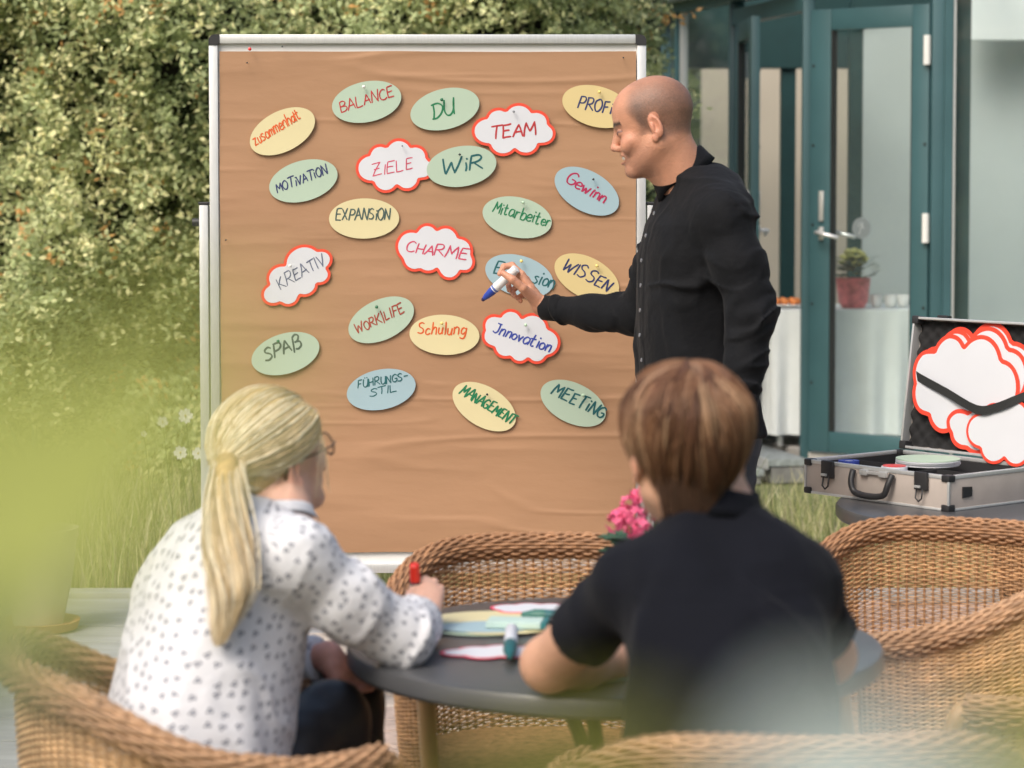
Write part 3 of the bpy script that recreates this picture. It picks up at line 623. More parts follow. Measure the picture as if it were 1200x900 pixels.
# right-hand leaf, closed
def leaf(a, b, name, z0, z1, hinge_end, handle=True, logo=False, sw=.125, tr=.11, br=.11, side=-1):
    d = (b-a).normalized(); n = Vector((d.y, -d.x, 0)); L = (b-a).length
    M = Matrix(((d.x, n.x, 0, a.x), (d.y, n.y, 0, a.y), (0, 0, 1, 0), (0, 0, 0, 1)))
    root = MB().box(0, sw, -.025, .025, z0, z1, M, bev=.005).box(L-sw*.8, L, -.025, .025, z0, z1, M, bev=.005).box(sw+.0005, L-sw*.8-.0005, -.023, .023, z1-tr, z1, M, bev=.004).box(sw+.0005, L-sw*.8-.0005, -.023, .023, z0, z0+br, M, bev=.004).build(name, m_teal, pav, smooth='auto')
    MB().box(sw-.001, sw+.014, -.019, .019, z0+br, z1-tr, M).box(L-sw*.8-.008, L-sw*.8+.001, -.019, .019, z0+br, z1-tr, M).build('seal', m_seal, root)
    MB().box(sw+.012, L-sw*.8-.006, -.006, .006, z0+br, z1-tr, M).build('pane', m_glass, root)
    hx = sw*.62 if hinge_end == 1 else L-sw*.5
    if handle:
        for s_ in (1, -1):
            o_ = .026*s_
            MB().box(hx-.014, hx+.014, min(o_, o_+.012*s_), max(o_, o_+.012*s_), 1.36, 1.52, M, bev=.003).build('lock_plate', m_chrome, root, smooth='auto')
            MB().box(hx-.014, hx+.014, min(o_, o_+.012*s_), max(o_, o_+.012*s_), 1.26, 1.33, M, bev=.003).build('handle_rose', m_chrome, root, smooth='auto')
            MB().tube([M @ Vector((hx, o_, 1.30)), M @ Vector((hx, o_+.055*s_, 1.30)), M @ Vector((hx+.02, o_+.06*s_, 1.298)), M @ Vector((hx+.135, o_+.06*s_, 1.275))], .011, 8).build('handle', m_chrome, root, smooth=True)
    hz = L if hinge_end == 1 else 0
    for z in (.45, 1.33, 2.24):
        MB().tube([M @ Vector((hz-.005, .036, z-.075)), M @ Vector((hz-.005, .036, z+.075))], .019, 10).build('hinge', m_white, root, smooth='auto')
    for z in np.arange(.5, 2.5, .42):
        for e in (.02, L-.02): MB().tube([M @ Vector((e, .0255, z)), M @ Vector((e, .029, z))], .008, 8).build('screw', m_seal, root)
    if logo:
        cx = sw+.185; cz = 1.325
        mb = MB(); mb.lathe([(.056, 0), (.056, .001)], M @ Vector((cx, .0075, cz)), 32, M.to_3x3() @ Vector((0, 1, 0))); st = mb.build('round_sticker', mat('sticker_grey', (.16, .19, .20), .5, var=.05), root)
        mk = mat('sticker_mark', (.34, .38, .39), .5)
        mb = MB(); mb.tube([M @ Vector((cx-.012, .0095, cz-.035)), M @ Vector((cx-.002, .0095, cz)), M @ Vector((cx+.008, .0095, cz+.03))], .004, 5)
        mb.tube([M @ Vector((cx-.02+.03*t, .0095, cz+.005+.02*math.sin(t*3))) for t in (0, .3, .6, .9, 1.2)], .003, 5)
        mb.build('emblem', mk, root)
    return root
dv = (PV[4]-PV[3]).normalized()
leaf(PV[3]+dv*.03, PV[4]-dv*.05, 'door_leaf', ZF+.01, 2.475, 1, True, True)
lf = leaf(Vector((1.335, 13.30, 0)), Vector((1.315, 14.04, 0)), 'door_leaf', ZF+.01, 2.475, 1, True, False)
# posts of the frame beside the leaves
q = PV[4]+Vector((.045, -.012, 0)); MB().box(q.x-.03, q.x+.012, q.y-.05, q.y+.05, ZF, ZH, bev=.003).build('door_jamb', m_teal, pav)
MB().box(q.x+.014, q.x+.026, q.y-.045, q.y+.045, ZF, ZH).build('silver_seam', m_alu, pav)
MB().box(q.x+.03, q.x+.12, q.y+.05, q.y+.09, ZF, ZH).build('dim_interior_strip', m_tealdk, pav)  # added dark strip standing in for the dim interior behind the glass
# threshold with grating step
gs = thing('grating_step', 'galvanised metal grating step under the open pavilion door', 'step', (1.5, 12.95, 0))
def step(z, off, dep):
    a, b = PV[2], PV[3]; d = (b-a).normalized(); n = Vector((-d.y, d.x, 0)); n = n if n.x < 0 else -n
    a2 = a-d*.1+n*off; L = 1.5; M = Matrix(((d.x, n.x, 0, a2.x), (d.y, n.y, 0, a2.y), (0, 0, 1, 0), (0, 0, 0, 1)))
    mb = MB(); k = 0
    x = 0
    while x < L: mb.box(x, x+.012, 0, dep, z-.035, z, M); x += .033
    for y in np.linspace(.01, dep-.02, 5): mb.box(0, L, y, y+.006, z-.03, z-.002, M)
    mb.build('grating', mat('galvanised', (.42, .46, .47), .45, metal=.5, var=.25, scale=30), gs)
    MB().box(-.01, L+.01, dep+.001, dep+.012, z-.05, z+.004, M).build('nosing', m_alu, gs)
    MB().box(-.01, L, .02, dep-.02, -.02, z-.045, M).build('step_base', mat('concrete', (.20, .20, .19), .9, var=.2, bump=.3), gs)
step(.105, .05, .22); step(.055, .29, .25)
# interior partitions
iw = thing('cream_partition', 'cream interior wall seen through the open pavilion door', 'wall', (1.9, 16.6, 0))
MB().box(1.30, 3.3, 16.6, 16.7, ZF, 2.45).build('wall_panel', m_cream, iw)
c1 = at(922, 300, 15.2); MB().box(c1.x-.045, c1.x+.045, 15.15, 15.24, ZF, 2.75).build('dark_post', m_tealdk, iw)
MB().box(1.0, 3.6, 15.12, 15.27, 2.28, 3.0).build('dark_beam', m_tealdk, iw)
iv = thing('white_blind', 'white interior blind behind the closed glass door leaf', 'blind', (3.2, 13.9, 0))
xa = at(1010, 300, 14.0).x
MB().add([(xa, 14.0, ZF), (3.9, 13.7, ZF), (3.9, 13.7, 2.50), (xa, 14.0, 2.50), (xa, 14.05, ZF), (3.9, 13.75, ZF), (3.9, 13.75, 2.50), (xa, 14.05, 2.50)], [(0, 1, 2, 3), (7, 6, 5, 4), (3, 2, 6, 7), (0, 3, 7, 4)]).build('blind_sheet', m_whitewall, iv)
MB().box(2.52, 3.95, 13.58, 13.66, 2.36, 2.80, bev=.004).build('upper_band', mat('upper_band_white', (.72, .78, .78), .7, var=.03), iv)  # lighter white box along the top of the blind
MB().box(1.95, 2.5, 13.95, 14.0, 2.51, 3.0).build('dark_header', m_tealdk, iv)
MB().box(at(992, 300, 14.1).x, at(1009, 300, 14.1).x, 14.02, 14.1, ZF, 2.6).build('blind_post', m_tealdk, iv)
def cloth_table():
    t = thing('buffet_table', 'long buffet table inside the pavilion under a white cloth', 'table', (1.8, 13.5, ZF))
    MB().box(1.42, 2.42, 13.15, 13.8, ZF+.715, ZF+.74, bev=.004).build('table_top', m_white, t)
    for x in (1.47, 2.36):
        for y in (13.2, 13.75): MB().tube([(x, y, ZF), (x, y, ZF+.712)], .018, 8).build('leg', m_alu, t)
    # cloth
    n = 260; per = [(1.41, 13.14), (2.43, 13.14), (2.43, 13.81), (1.41, 13.81)]; rows = 9
    V = []; 
    pts = []
    for k in range(4):
        a, b = per[k], per[(k+1) % 4]; m = n//4
        nx_, ny_ = (b[1]-a[1]), -(b[0]-a[0]); l = math.hypot(nx_, ny_); nx_ /= l; ny_ /= l
        for i in range(m): f = i/m; pts.append((a[0]+(b[0]-a[0])*f, a[1]+(b[1]-a[1])*f, nx_, ny_))
    n = len(pts)
    for r_ in range(rows):
        v = r_/(rows-1); z = ZF+.748-v*.68
        for i, (x, y, nx_, ny_) in enumerate(pts):
            amp = .028*v**.8; w = math.sin(i*.62+1.3*math.sin(i*.13))*amp+.012*v
            V.append((x+nx_*w, y+ny_*w, z))
    F = [(r_*n+i, r_*n+(i+1) % n, (r_+1)*n+(i+1) % n, (r_+1)*n+i) for r_ in range(rows-1) for i in range(n)]
    F.append(tuple(range(n)))
    o = MB().add(V, F).build('tablecloth', mat('white_linen', (.72, .76, .76), .85, var=.04, bump=.1), None, smooth='auto', loc=(1.86, 13.47, ZF+.75))
    tag(o, 'white pleated tablecloth hanging over the buffet table in the pavilion', 'tablecloth')
cloth_table()
tz = ZF+.75
def potplant(px, Y, z, name, label, potc, scale=1.0):
    c = at(px, 300, Y); t = thing(name, label, 'plant', (c.x, Y, z))
    s = scale
    MB().lathe([(.055*s, 0), (.075*s, .03*s), (.088*s, .15*s), (.085*s, .15*s), (.07*s, .12*s)], (c.x, Y, z), 20).build('pot', potc, t, smooth='auto')
    r = random.Random(3); mb = MB()
    for k in range(90):
        a = r.uniform(0, 2*PI); rr = r.uniform(0, .10)*s; zz = z+.15*s+r.uniform(0, .10)*s; cx, cy = c.x+rr*math.cos(a), Y+rr*math.sin(a)
        l = .04*s; mb.add([(cx, cy, zz), (cx+l*math.cos(a+.5), cy+l*math.sin(a+.5), zz+.01), (cx+1.6*l*math.cos(a), cy+1.6*l*math.sin(a), zz+.02), (cx+l*math.cos(a-.5), cy+l*math.sin(a-.5), zz+.01)], [(0, 1, 2, 3)])
    mb.build('leaves', mat('dull_leaf', (.05, .09, .05), .5, var=.3), t)
    mb = MB()
    for k in range(26):
        a = r.uniform(0, 2*PI); rr = r.uniform(0, .08)*s; zz = z+.24*s+r.uniform(-.02, .06)*s; mb.lathe([(.002, -.012*s), (.016*s, -.004*s), (.018*s, .004*s), (.003, .012*s)], (c.x+rr*math.cos(a), Y+rr*math.sin(a), zz), 6)
    mb.build('blossoms', mat('pale_yellow_bloom', (.62, .60, .22), .6, var=.2), t, smooth=True)
    return t
potplant(1000, 13.35, tz, 'flowerpot', 'pink wrapped flowerpot on the white buffet cloth behind the door glass', mat('pink_wrap', (.55, .12, .14), .4, var=.4, scale=25), 1.1)
fb = thing('fruit_plate', 'low plate of orange fruit at the left end of the buffet', 'plate', (1.52, 13.4, tz))
MB().lathe([(.05, .003), (.11, .012), (.115, .02), (.10, .015), (.05, .008)], (1.52, 13.4, tz), 20).build('plate', m_white, fb, smooth=True)
for k in range(7):
    a = k*.9; MB().lathe([(.002, -.022), (.018, -.014), (.024, 0), (.018, .014), (.002, .022)], (1.52+.06*math.cos(a), 13.4+.06*math.sin(a), tz+.034), 8).build('fruit', mat('orange_fruit', (.65, .22, .06), .5, var=.2), fb, smooth=True)
for k, x in enumerate((2.02, 2.10, 2.17, 2.25)):
    g_ = thing('cup', ('leftmost', 'second', 'third', 'rightmost')[k]+' of the four white cups in a row on the buffet cloth', 'cup', (x, 13.4, tz), 0, 'cups on the buffet')
    MB().lathe([(.022, .001), (.03, .02), (.036, .07), (.033, .07), (.025, .02)], (x, 13.4, tz), 14).build('bowl', m_white, g_, smooth=True)
    MB().tube([(x+.033, 13.4, tz+.055), (x+.052, 13.4, tz+.045), (x+.05, 13.4, tz+.025), (x+.03, 13.4, tz+.02)], .004, 6).build('cup_handle', m_white, g_, smooth=True)

# flowers and pot at the left
def daisy(px, py, Y, k, sc=1.0):
    c = at(px, py, Y); t = thing('white_flower', ['highest white five petalled flower left of the pinboard', 'small white flower left of the tallest bloom', 'white flower low beside the board leg', 'white flower touching the board leg low down', 'smallest white flower lowest by the board leg', 'tiny white flower far left of the others'][k], 'flower', (c.x, Y, 0), 0, 'white flowers beside the board')
    MB().tube([(c.x+.05, Y+.05, 0), (c.x+.03, Y+.02, c.z*.5), (c.x, Y, c.z-.005)], .0018, 5).build('stem', mat('stem_green', (.10, .14, .04), .7), t)
    for j in range(5):
        a = j*2*PI/5+k; l = .022*sc; w = .010*sc; ca, sa = math.cos(a), math.sin(a)
        P_ = lambda u, v, y: (c.x+u*ca-v*sa, Y-y, c.z+u*sa+v*ca)
        MB().add([P_(0, 0, 0), P_(l*.5, w, .004), P_(l, w*.6, .002), P_(l*.9, 0, .004), P_(l, -w*.6, .002), P_(l*.5, -w, .004)], [(0, 1, 2, 3), (0, 3, 4, 5)]).build('petal', mat('white_petal', (.8, .8, .76), .6, transl=.3), t)
    MB().lathe([(.001, -.002), (.004*sc, 0), (.001, .004)], (c.x, Y-.004, c.z), 8).build('flower_centre', mat('pollen', (.5, .4, .1), .8), t)
for k, (x, y, s_) in enumerate([(217, 487, 1.2), (190, 494, .9), (211, 530, 1.1), (232, 531, 1.0), (240, 547, .7), (168, 508, .5)]): daisy(x, y, 9.2, k, s_*1.12)
tp = thing('terracotta_pot', 'pale garden pot with terracotta saucer at the far left edge of the slabs', 'pot', (at(44, 700, 8.3).x, 8.3, .012))
cx = at(44, 700, 8.3).x
MB().lathe([(.085, .035), (.12, .20), (.135, .33), (.142, .34), (.142, .37), (.125, .37), (.11, .33)], (cx, 8.3, 0), 28).build('pot_body', mat('pale_clay', (.55, .50, .40), .85, var=.15, bump=.2), tp, smooth='auto')
MB().lathe([(.10, .012), (.135, .02), (.145, .05), (.13, .05), (.1, .03)], (cx, 8.3, 0), 28).build('saucer', mat('terracotta', (.50, .24, .10), .85, var=.15), tp, smooth='auto')
r = random.Random(5); mb = MB()
for k in range(60):
    a = r.uniform(0, 2*PI); l = r.uniform(.12, .4); mb.add([(cx, 8.3, .33), (cx+.3*l*math.cos(a)+.01, 8.3+.3*l*math.sin(a), .33+.7*l), (cx+.7*l*math.cos(a), 8.3+.7*l*math.sin(a), .33+l), (cx+.3*l*math.cos(a)-.01, 8.3+.3*l*math.sin(a), .33+.65*l)], [(0, 1, 2, 3)])
mb.build('foliage', mat('pot_leaf', (.10, .14, .05), .6, var=.3, transl=.2), tp)

# ================================================================== TABLES
m_top = mat('table_top_grey', (.060, .062, .066), .38, var=.12, scale=7, bump=.05, bscale=200, coat=.1)
m_metal = mat('anthracite_metal', (.035, .037, .04), .4, var=.1)
def round_table(c, label, R=.475):
    t = thing('round_table', label, 'table', (c[0], c[1], 0)); x, y = c
    MB().lathe([(R-.03, .700), (R-.006, .703), (R, .71), (R, .732), (R-.004, .738), (R-.014, .7405), (.001, .7405)], (x, y, 0), 96).build('tabletop', m_top, t, smooth='auto')
    MB().lathe([(.16, .684), (.16, .699)], (x, y, 0), 24).build('mounting_plate', m_metal, t)
    for k in range(4):
        a = k*PI/2+.5; pts = []
        for s in range(13):
            f = s/12; rr = .10+.26*f**2.2+.03*math.sin(f*PI*2)*(-1); z = .684*(1-f)+.016*f
            rr = .12-.07*math.sin(min(f*1.6, 1)*PI)+.27*max(0, f-.45)/.55
            pts.append((x+rr*math.cos(a), y+rr*math.sin(a), z))
        MB().tube(pts, .014, 8).build('leg', m_metal, t, smooth='auto')
    MB().tube([(x+.06*math.cos(a), y+.06*math.sin(a), .36) for a in np.linspace(0, 2*PI, 25)[:-1]], .008, 6, closed=True).build('brace_ring', m_metal, t, smooth=True)
    return t
TC = (.182, 4.265)
round_table(TC, 'round dark grey garden table between the seated woman and young man')
round_table((1.30, 6.10), 'round dark table on the right carrying the open case')

# ================================================================== WICKER CHAIRS
def tubes_np(P, R, sides=4, up=None):
    """P (n,m,3) polylines, R (n,m) radii -> V,F"""
    n, m, _ = P.shape; T = np.empty_like(P); T[:, 1:-1] = P[:, 2:]-P[:, :-2]; T[:, 0] = P[:, 1]-P[:, 0]; T[:, -1] = P[:, -1]-P[:, -2]
    T /= (np.linalg.norm(T, axis=2, keepdims=True)+1e-9)
    U = np.zeros_like(P)+(np.array([0, 0, 1.]) if up is None else up)
    S = np.cross(T, U); ln = np.linalg.norm(S, axis=2, keepdims=True); S = np.where(ln > 1e-4, S/(ln+1e-9), np.array([1., 0, 0])); W = np.cross(S, T)
    a = np.arange(sides)*2*PI/sides+PI/4
    V = P[:, :, None, :]+(S[:, :, None, :]*np.cos(a)[None, None, :, None]+W[:, :, None, :]*np.sin(a)[None, None, :, None])*R[:, :, None, None]
    idx = np.arange(n*m*sides).reshape(n, m, sides); j = np.roll(idx, -1, axis=2)
    F = np.stack([idx[:, :-1], j[:, :-1], j[:, 1:], idx[:, 1:]], -1).reshape(-1, 4)
    return V.reshape(-1, 3), F
def tub_chair():
    root = thing('wicker_chair', 'x', 'chair', (0, 0, 0), 0, 'wicker tub chairs round the tables')
    a_, b_ = .31, .30; ex = 2/2.6
    th = np.linspace(math.radians(-42), math.radians(222), 700)
    def plan(t): return np.stack([a_*np.sign(np.cos(t))*np.abs(np.cos(t))**ex, b_*np.sign(np.sin(t))*np.abs(np.sin(t))**ex], -1)
    pl = plan(th); s = np.concatenate([[0], np.cumsum(np.linalg.norm(np.diff(pl, axis=0), axis=1))]); L = s[-1]
    def curve(ss):  # arclength -> xy, outward normal, height
        x = np.interp(ss, s, pl[:, 0]); y = np.interp(ss, s, pl[:, 1]); tt = np.interp(ss, s, th)
        e = .002; dx = np.interp(ss+e, s, pl[:, 0])-np.interp(ss-e, s, pl[:, 0]); dy = np.interp(ss+e, s, pl[:, 1])-np.interp(ss-e, s, pl[:, 1])
        l = np.hypot(dx, dy)+1e-9; nx_, ny_ = dy/l, -dx/l
        k = np.clip((np.sin(tt)+.25)/1.25, 0, 1); k = k*k*(3-2*k); z = .645+.135*k
        return x, y, nx_, ny_, z
    NS = 76; pitch = L/NS; m = NS*3+1; ss = np.linspace(0, L, m)
    x, y, nx_, ny_, zr = curve(ss)
    rows = 96; zl = .24
    P = np.zeros((rows, m, 3)); R = np.zeros((rows, m)); C = np.zeros((rows, m, 3)); r = np.random.RandomState(2)
    for k in range(rows):
        v = k/(rows-1)*1.0; z = zl+(zr-.02-zl)*v; sc = .85+.15*v**.8+.03*np.sin(v*PI)
        off = 0.0030*np.cos(PI*ss/pitch+PI*k)*(1+.15*r.randn())
        P[k, :, 0] = x*sc+nx_*off; P[k, :, 1] = y*sc+ny_*off; P[k, :, 2] = z+.0006*r.randn(m)
        mid = np.abs(ss/L-.5); openz = (mid < .17)*(v > .42)*(v < .80)
        R[k] = np.where(openz, .0017, .0026)
        C[k] = np.array([.47, .265, .125])*r.uniform(.72, 1.22)
    V, F = tubes_np(P, R, 4); o = np_mesh('woven_panel', V, F, mat('wicker', attr=True, rough=.5, var=.22, scale=35, spec=.4), root, smooth=True, col=np.repeat(C.reshape(-1, 3), 4, 0)); tag(o, kind='stuff')
    # stakes
    sk = np.linspace(0, L, NS+1); X, Y, NX, NY, ZR = curve(sk); q = np.linspace(0, 1, 8)
    P = np.zeros((NS+1, 8, 3)); 
    for j, v in enumerate(q):
        sc = .85+.15*v**.8+.03*math.sin(v*PI); P[:, j, 0] = X*sc; P[:, j, 1] = Y*sc; P[:, j, 2] = zl+(ZR-.02-zl)*v
    V, F = tubes_np(P, np.full((NS+1, 8), .0030), 5, up=np.array([0, 1., .01])); o = np_mesh('stakes', V, F, mat('wicker_stake', (.30, .16, .075), .6, var=.2), root, smooth=True); tag(o, kind='stuff')
    # rolled rim
    n = 22; P = np.zeros((n, m, 3)); C = np.zeros((n, m, 3)); rr = .0245
    for k in range(n):
        a = 2*PI*k/n; off = rr+.0032*np.cos(PI*ss/(pitch)+PI*k)*1.0
        P[k, :, 0] = x+nx_*(off*math.cos(a)+.012); P[k, :, 1] = y+ny_*(off*math.cos(a)+.012); P[k, :, 2] = zr+off*math.sin(a)
        C[k] = np.array([.33, .175, .088])*r.uniform(.75, 1.2)
    V, F = tubes_np(P, np.full((n, m), .0034), 5); o = np_mesh('rolled_rim', V, F, MATS['wicker'], root, smooth=True, col=np.repeat(C.reshape(-1, 3), 5, 0)); tag(o, kind='stuff')
    MB().tube([(x[i]+nx_[i]*.012, y[i]+ny_[i]*.012, zr[i]) for i in range(0, m, 3)], .024, 8).build('rim_core', mat('wicker_dark', (.16, .08, .04), .7, var=.2), root, smooth=True)
    m_r = mat('rattan_pole', (.44, .26, .12), .5, var=.25, scale=12, stretch=(1, 1, .3), bump=.15, bscale=40)
    for e in (0, -1):
        sg = 1 if x[e] > 0 else -1; xe, ye, ze = x[e], y[e], zr[e]
        pts = [(xe+nx_[e]*.012, ye, ze+.006), (xe+nx_[e]*.012+.004*sg, ye-.026, ze-.012), (xe, ye-.034, ze-.08), (xe*.97, ye-.02, .43), (xe*.90, ye-.005, .24), (xe*.88, ye-.01, .0)]
        MB().tube(catmull3(pts, 5), .0175, 10).build('leg', m_r, root, smooth=True)
        MB().tube([(sg*.20, .20, .26), (sg*.215, .225, .12), (sg*.225, .25, 0)], .016, 8).build('leg', m_r, root, smooth=True)
    # seat
    pl2 = [(px_*.86, py_*.86) for px_, py_ in pl[::14]]
    mb = MB(); mb.prism(pl2, .375, .405); mb.build('seat', mat('woven_seat', (.36, .20, .095), .65, var=.35, scale=60, bump=.9, bscale=90), root)
    MB().tube([(pl2[-1][0], pl2[-1][1], .39), (0, pl2[-1][1]-.035, .385), (pl2[0][0], pl2[0][1], .39)], .02, 8).build('seat_front_rail', m_r, root, smooth=True)
    MB().tube([(pt[0]*1.0, pt[1]*1.0, .235) for pt in pl2]+[(pl2[0][0], pl2[0][1], .235)], .014, 8).build('lower_rail', m_r, root, smooth=True)
    return root
def catmull3(p, n=5):
    q = [p[0]]+list(p)+[p[-1]]; out = []
    for i in range(1, len(q)-2):
        for k in range(n):
            t = k/n; t2 = t*t; t3 = t2*t
            out.append(tuple(.5*((2*q[i][j])+(-q[i-1][j]+q[i+1][j])*t+(2*q[i-1][j]-5*q[i][j]+4*q[i+1][j]-q[i+2][j])*t2+(-q[i-1][j]+3*q[i][j]-3*q[i+1][j]+q[i+2][j])*t3) for j in range(len(p[0]))))
    out.append(tuple(p[-1])); return out
ch0 = tub_chair()
m_hazed = MATS['wicker'].copy(); m_hazed.name = 'wicker_hazed'  # brighter copy of the same wicker, haze and light put into its colour
for nd in m_hazed.node_tree.nodes:
    if nd.type == 'VECT_MATH': 
        mm = m_hazed.node_tree.nodes.new('ShaderNodeVectorMath'); mm.operation = 'MULTIPLY'; mm.inputs[1].default_value = (1.35, 1.55, 1.75)
        m_hazed.node_tree.links.new(nd.outputs[0], mm.inputs[0]); m_hazed.node_tree.links.new(mm.outputs[0], m_hazed.node_tree.nodes['Principled BSDF'].inputs['Base Color']); break
# local back is +Y, open front is -Y.   (x, y, rotation, label)
CH = [(-.50, 3.92, math.radians(108), 'wicker tub chair the blonde woman sits in'),
      (.075, 4.80, math.radians(2), 'empty wicker chair across the table in front of the pinboard'),
      (.90, 5.05, math.radians(-22), 'empty wicker chair at the right in front of the open case'),
      (.94, 4.42, math.radians(-76), 'wicker chair at the right edge facing the table sideways'),
      (.39, 3.53, math.radians(184), 'wicker chair the young man sits in with its back to the viewer'),
      (1.66, 6.62, math.radians(10), 'wicker chair behind the table with the open case')]
chairs_ = []
for i, (x, y, a, lb) in enumerate(CH):
    o = ch0 if i == 0 else copy_tree(ch0)
    chairs_.append(o)
    o.location = (x, y, 0.004); o.rotation_euler.z = a; o['label'] = lb

for i in (0, 3, 4):       # three chairs take the wicker copy brightened for haze and light
    for k_o in kids(chairs_[i]):
        if k_o.name.split('.')[0] in ('woven_panel', 'rolled_rim'):
            k_o.material_slots[0].link = 'OBJECT'; k_o.material_slots[0].material = m_hazed

# ================================================================== CASE
ck = thing('presentation_case', 'open aluminium presentation case with black foam lid on the right hand table', 'case', (.774, 6.34, .7415), math.atan2(-.777, .630))
WP[ck.name] = (0, 0, 0)
m_casea = mat('case_aluminium', (.50, .44, .40), .5, metal=.25, var=.06, scale=20)
m_casein = mat('case_lining', (.018, .018, .020), .8, var=.2)
m_foam = mat('egg_foam', (.013, .013, .014), .9, var=.2)
CW, CD, CHH = .489, .365, .088
def cbox(name, x0, x1, y0, y1, z0, z1, m, bev=.0, par=None):
    return MB().box(x0, x1, y0, y1, z0, z1, bev=bev).build(name, m, par or ck, smooth='auto' if bev else False)
cbox('case_bottom', .004, CW-.004, .004, CD-.004, 0, .006, m_casein)
cbox('side_panel', .003, CW-.003, .0, .006, .003, CHH-.003, m_casea, .0015); cbox('side_panel', .003, CW-.003, CD-.006, CD, .003, CHH-.003, m_casea, .0015)
cbox('side_panel', 0, .006, .007, CD-.007, .003, CHH-.003, m_casea, .0015); cbox('side_panel', CW-.006, CW, .007, CD-.007, .003, CHH-.003, m_casea, .0015)
for (a0, a1, b0, b1) in ((0, CW, -.002, .010), (0, CW, CD-.010, CD+.002), (-.002, .010, .011, CD-.011), (CW-.010, CW+.002, .011, CD-.011)):
    cbox('edge_trim', a0, a1, b0, b1, CHH-.009, CHH+.001, m_alu, .002); cbox('edge_trim', a0, a1, b0, b1, -.0005, .006, m_alu, .002)
for x in (0, CW):
    cbox('edge_trim', x-.003, x+.003, -.003, .003, .006, CHH-.009, m_alu, .001)
    for y in (0, CD):
        for z in (.0, CHH):
            sx_, sy_ = (1 if x == 0 else -1), (1 if y == 0 else -1); z0 = z-.001 if z == 0 else z-.015; z1 = z0+.017
            xs = sorted((x-sx_*.004, x+sx_*.022)); ys = sorted((y-sy_*.004, y+sy_*.022))
            cbox('corner_cap', xs[0], xs[1], ys[0], ys[1], z0-.0005, z1, m_blk, .004)
cbox('divider', .012, CW-.012, .17, .173, .046, CHH-.012, m_casein); cbox('divider', .30, .303, .012, .168, .046, CHH-.012, m_casein); cbox('divider', .16, .163, .176, CD-.0125, .046, CHH-.012, m_casein)
cbox('divider', .012, .298, .07, .073, .046, CHH-.012, m_alu)
for (a0, a1, b0, b1) in ((.0065, .012, .0065, CD-.0065), (CW-.012, CW-.0065, .0065, CD-.0065), (.0125, CW-.0125, .0065, .012), (.0125, CW-.0125, CD-.012, CD-.0065)): cbox('lining', a0, a1, b0, b1, .007, CHH-.010, m_casein)
cbox('foam_insert', .012, CW-.012, .012, CD-.012, .008, .045, m_casein)
for x in (.065, .385):   # latches
    cbox('latch', x, x+.042, -.012, -.0025, CHH-.042, CHH+.004, m_blk, .003)
    MB().tube([(x+.008, -.010, CHH-.038), (x+.008, -.014, CHH-.062), (x+.018, -.014, CHH-.070), (x+.028, -.014, CHH-.062), (x+.028, -.010, CHH-.038)], .0022, 6).build('latch_loop', m_blk, ck, smooth=True)
    cbox('latch_pin', x+.004, x+.024, -.017, -.012, CHH-.036, CHH-.030, m_alu, .001)
hh = catmull3([(.178, -.010, .076), (.182, -.022, .050), (.192, -.024, .026), (.215, -.024, .018), (.245, -.024, .016), (.275, -.024, .018), (.298, -.024, .026), (.308, -.022, .050), (.312, -.010, .076)], 4)
MB().tube(hh, .0085, 8).build('carry_handle', m_blk, ck, smooth=True)
cbox('handle_mount', .20, .225, -.012, -.002, .066, .080, m_alu, .002); cbox('handle_mount', .265, .29, -.012, -.002, .066, .080, m_alu, .002); cbox('handle_mount', .2255, .2645, -.009, -.002, .070, .078, m_alu, .001)
# side catch on right face
MB().add([(CW+.004, .05, .030), (CW+.004, .05, .058), (CW+.004, .085, .056), (CW+.004, .085, .032), (CW+.0005, .05, .030), (CW+.0005, .05, .058), (CW+.0005, .085, .056), (CW+.0005, .085, .032)], [(0, 1, 2, 3), (0, 4, 5, 1), (1, 5, 6, 2), (2, 6, 7, 3), (3, 7, 4, 0)]).build('side_catch', m_blk, ck)
LT = math.radians(8); LH = .36
def Lp(x, h, d): # lid coordinates: x along, h up the lid, d towards the viewer from the outer skin
    return (x, CD+.002+math.sin(LT)*h-math.cos(LT)*d+.034, CHH+.001+math.cos(LT)*h+math.sin(LT)*d)
ML = Matrix(((1, 0, 0, 0), (0, -math.cos(LT), math.sin(LT), CD+.036), (0, math.sin(LT), math.cos(LT), CHH+.001), (0, 0, 0, 1)))  # local (x, d, h)
def lbox(name, x0, x1, d0, d1, h0, h1, m, bev=0): return MB().box(x0, x1, d0, d1, h0, h1, ML, bev=bev).build(name, m, ck, smooth='auto' if bev else False)
lbox('lid_shell', 0, CW, 0, .004, .002, LH-.002, m_casea)
for (a0, a1, b0, b1) in ((0, CW, 0, .007), (0, CW, LH-.007, LH), (0, .007, .0075, LH-.0075), (CW-.007, CW, .0075, LH-.0075)): lbox('lid_rim', a0, a1, -.001, .036, b0, b1, m_alu, .002)
for x in (0, CW):
    for h in (0, LH):
        xs = sorted((x-(1 if x == 0 else -1)*.003, x+(1 if x == 0 else -1)*.02)); hs = sorted((h-(1 if h == 0 else -1)*.003, h+(1 if h == 0 else -1)*.02))
        lbox('lid_corner', xs[0], xs[1], -.003, .038, hs[0], hs[1], m_blk, .004)
for x in (.08, .40): lbox('lid_catch', x, x+.035, .010, .030, LH+.0005, LH+.008, m_blk, .002)
nx_, nh_ = 70, 50; V = []
for j in range(nh_):
    for i in range(nx_):
        x = .009+(CW-.018)*i/(nx_-1); h = .009+(LH-.018)*j/(nh_-1); V.append(Lp(x, h, .010+.0055*math.sin(x*2*PI/.042)*math.sin(h*2*PI/.042)))
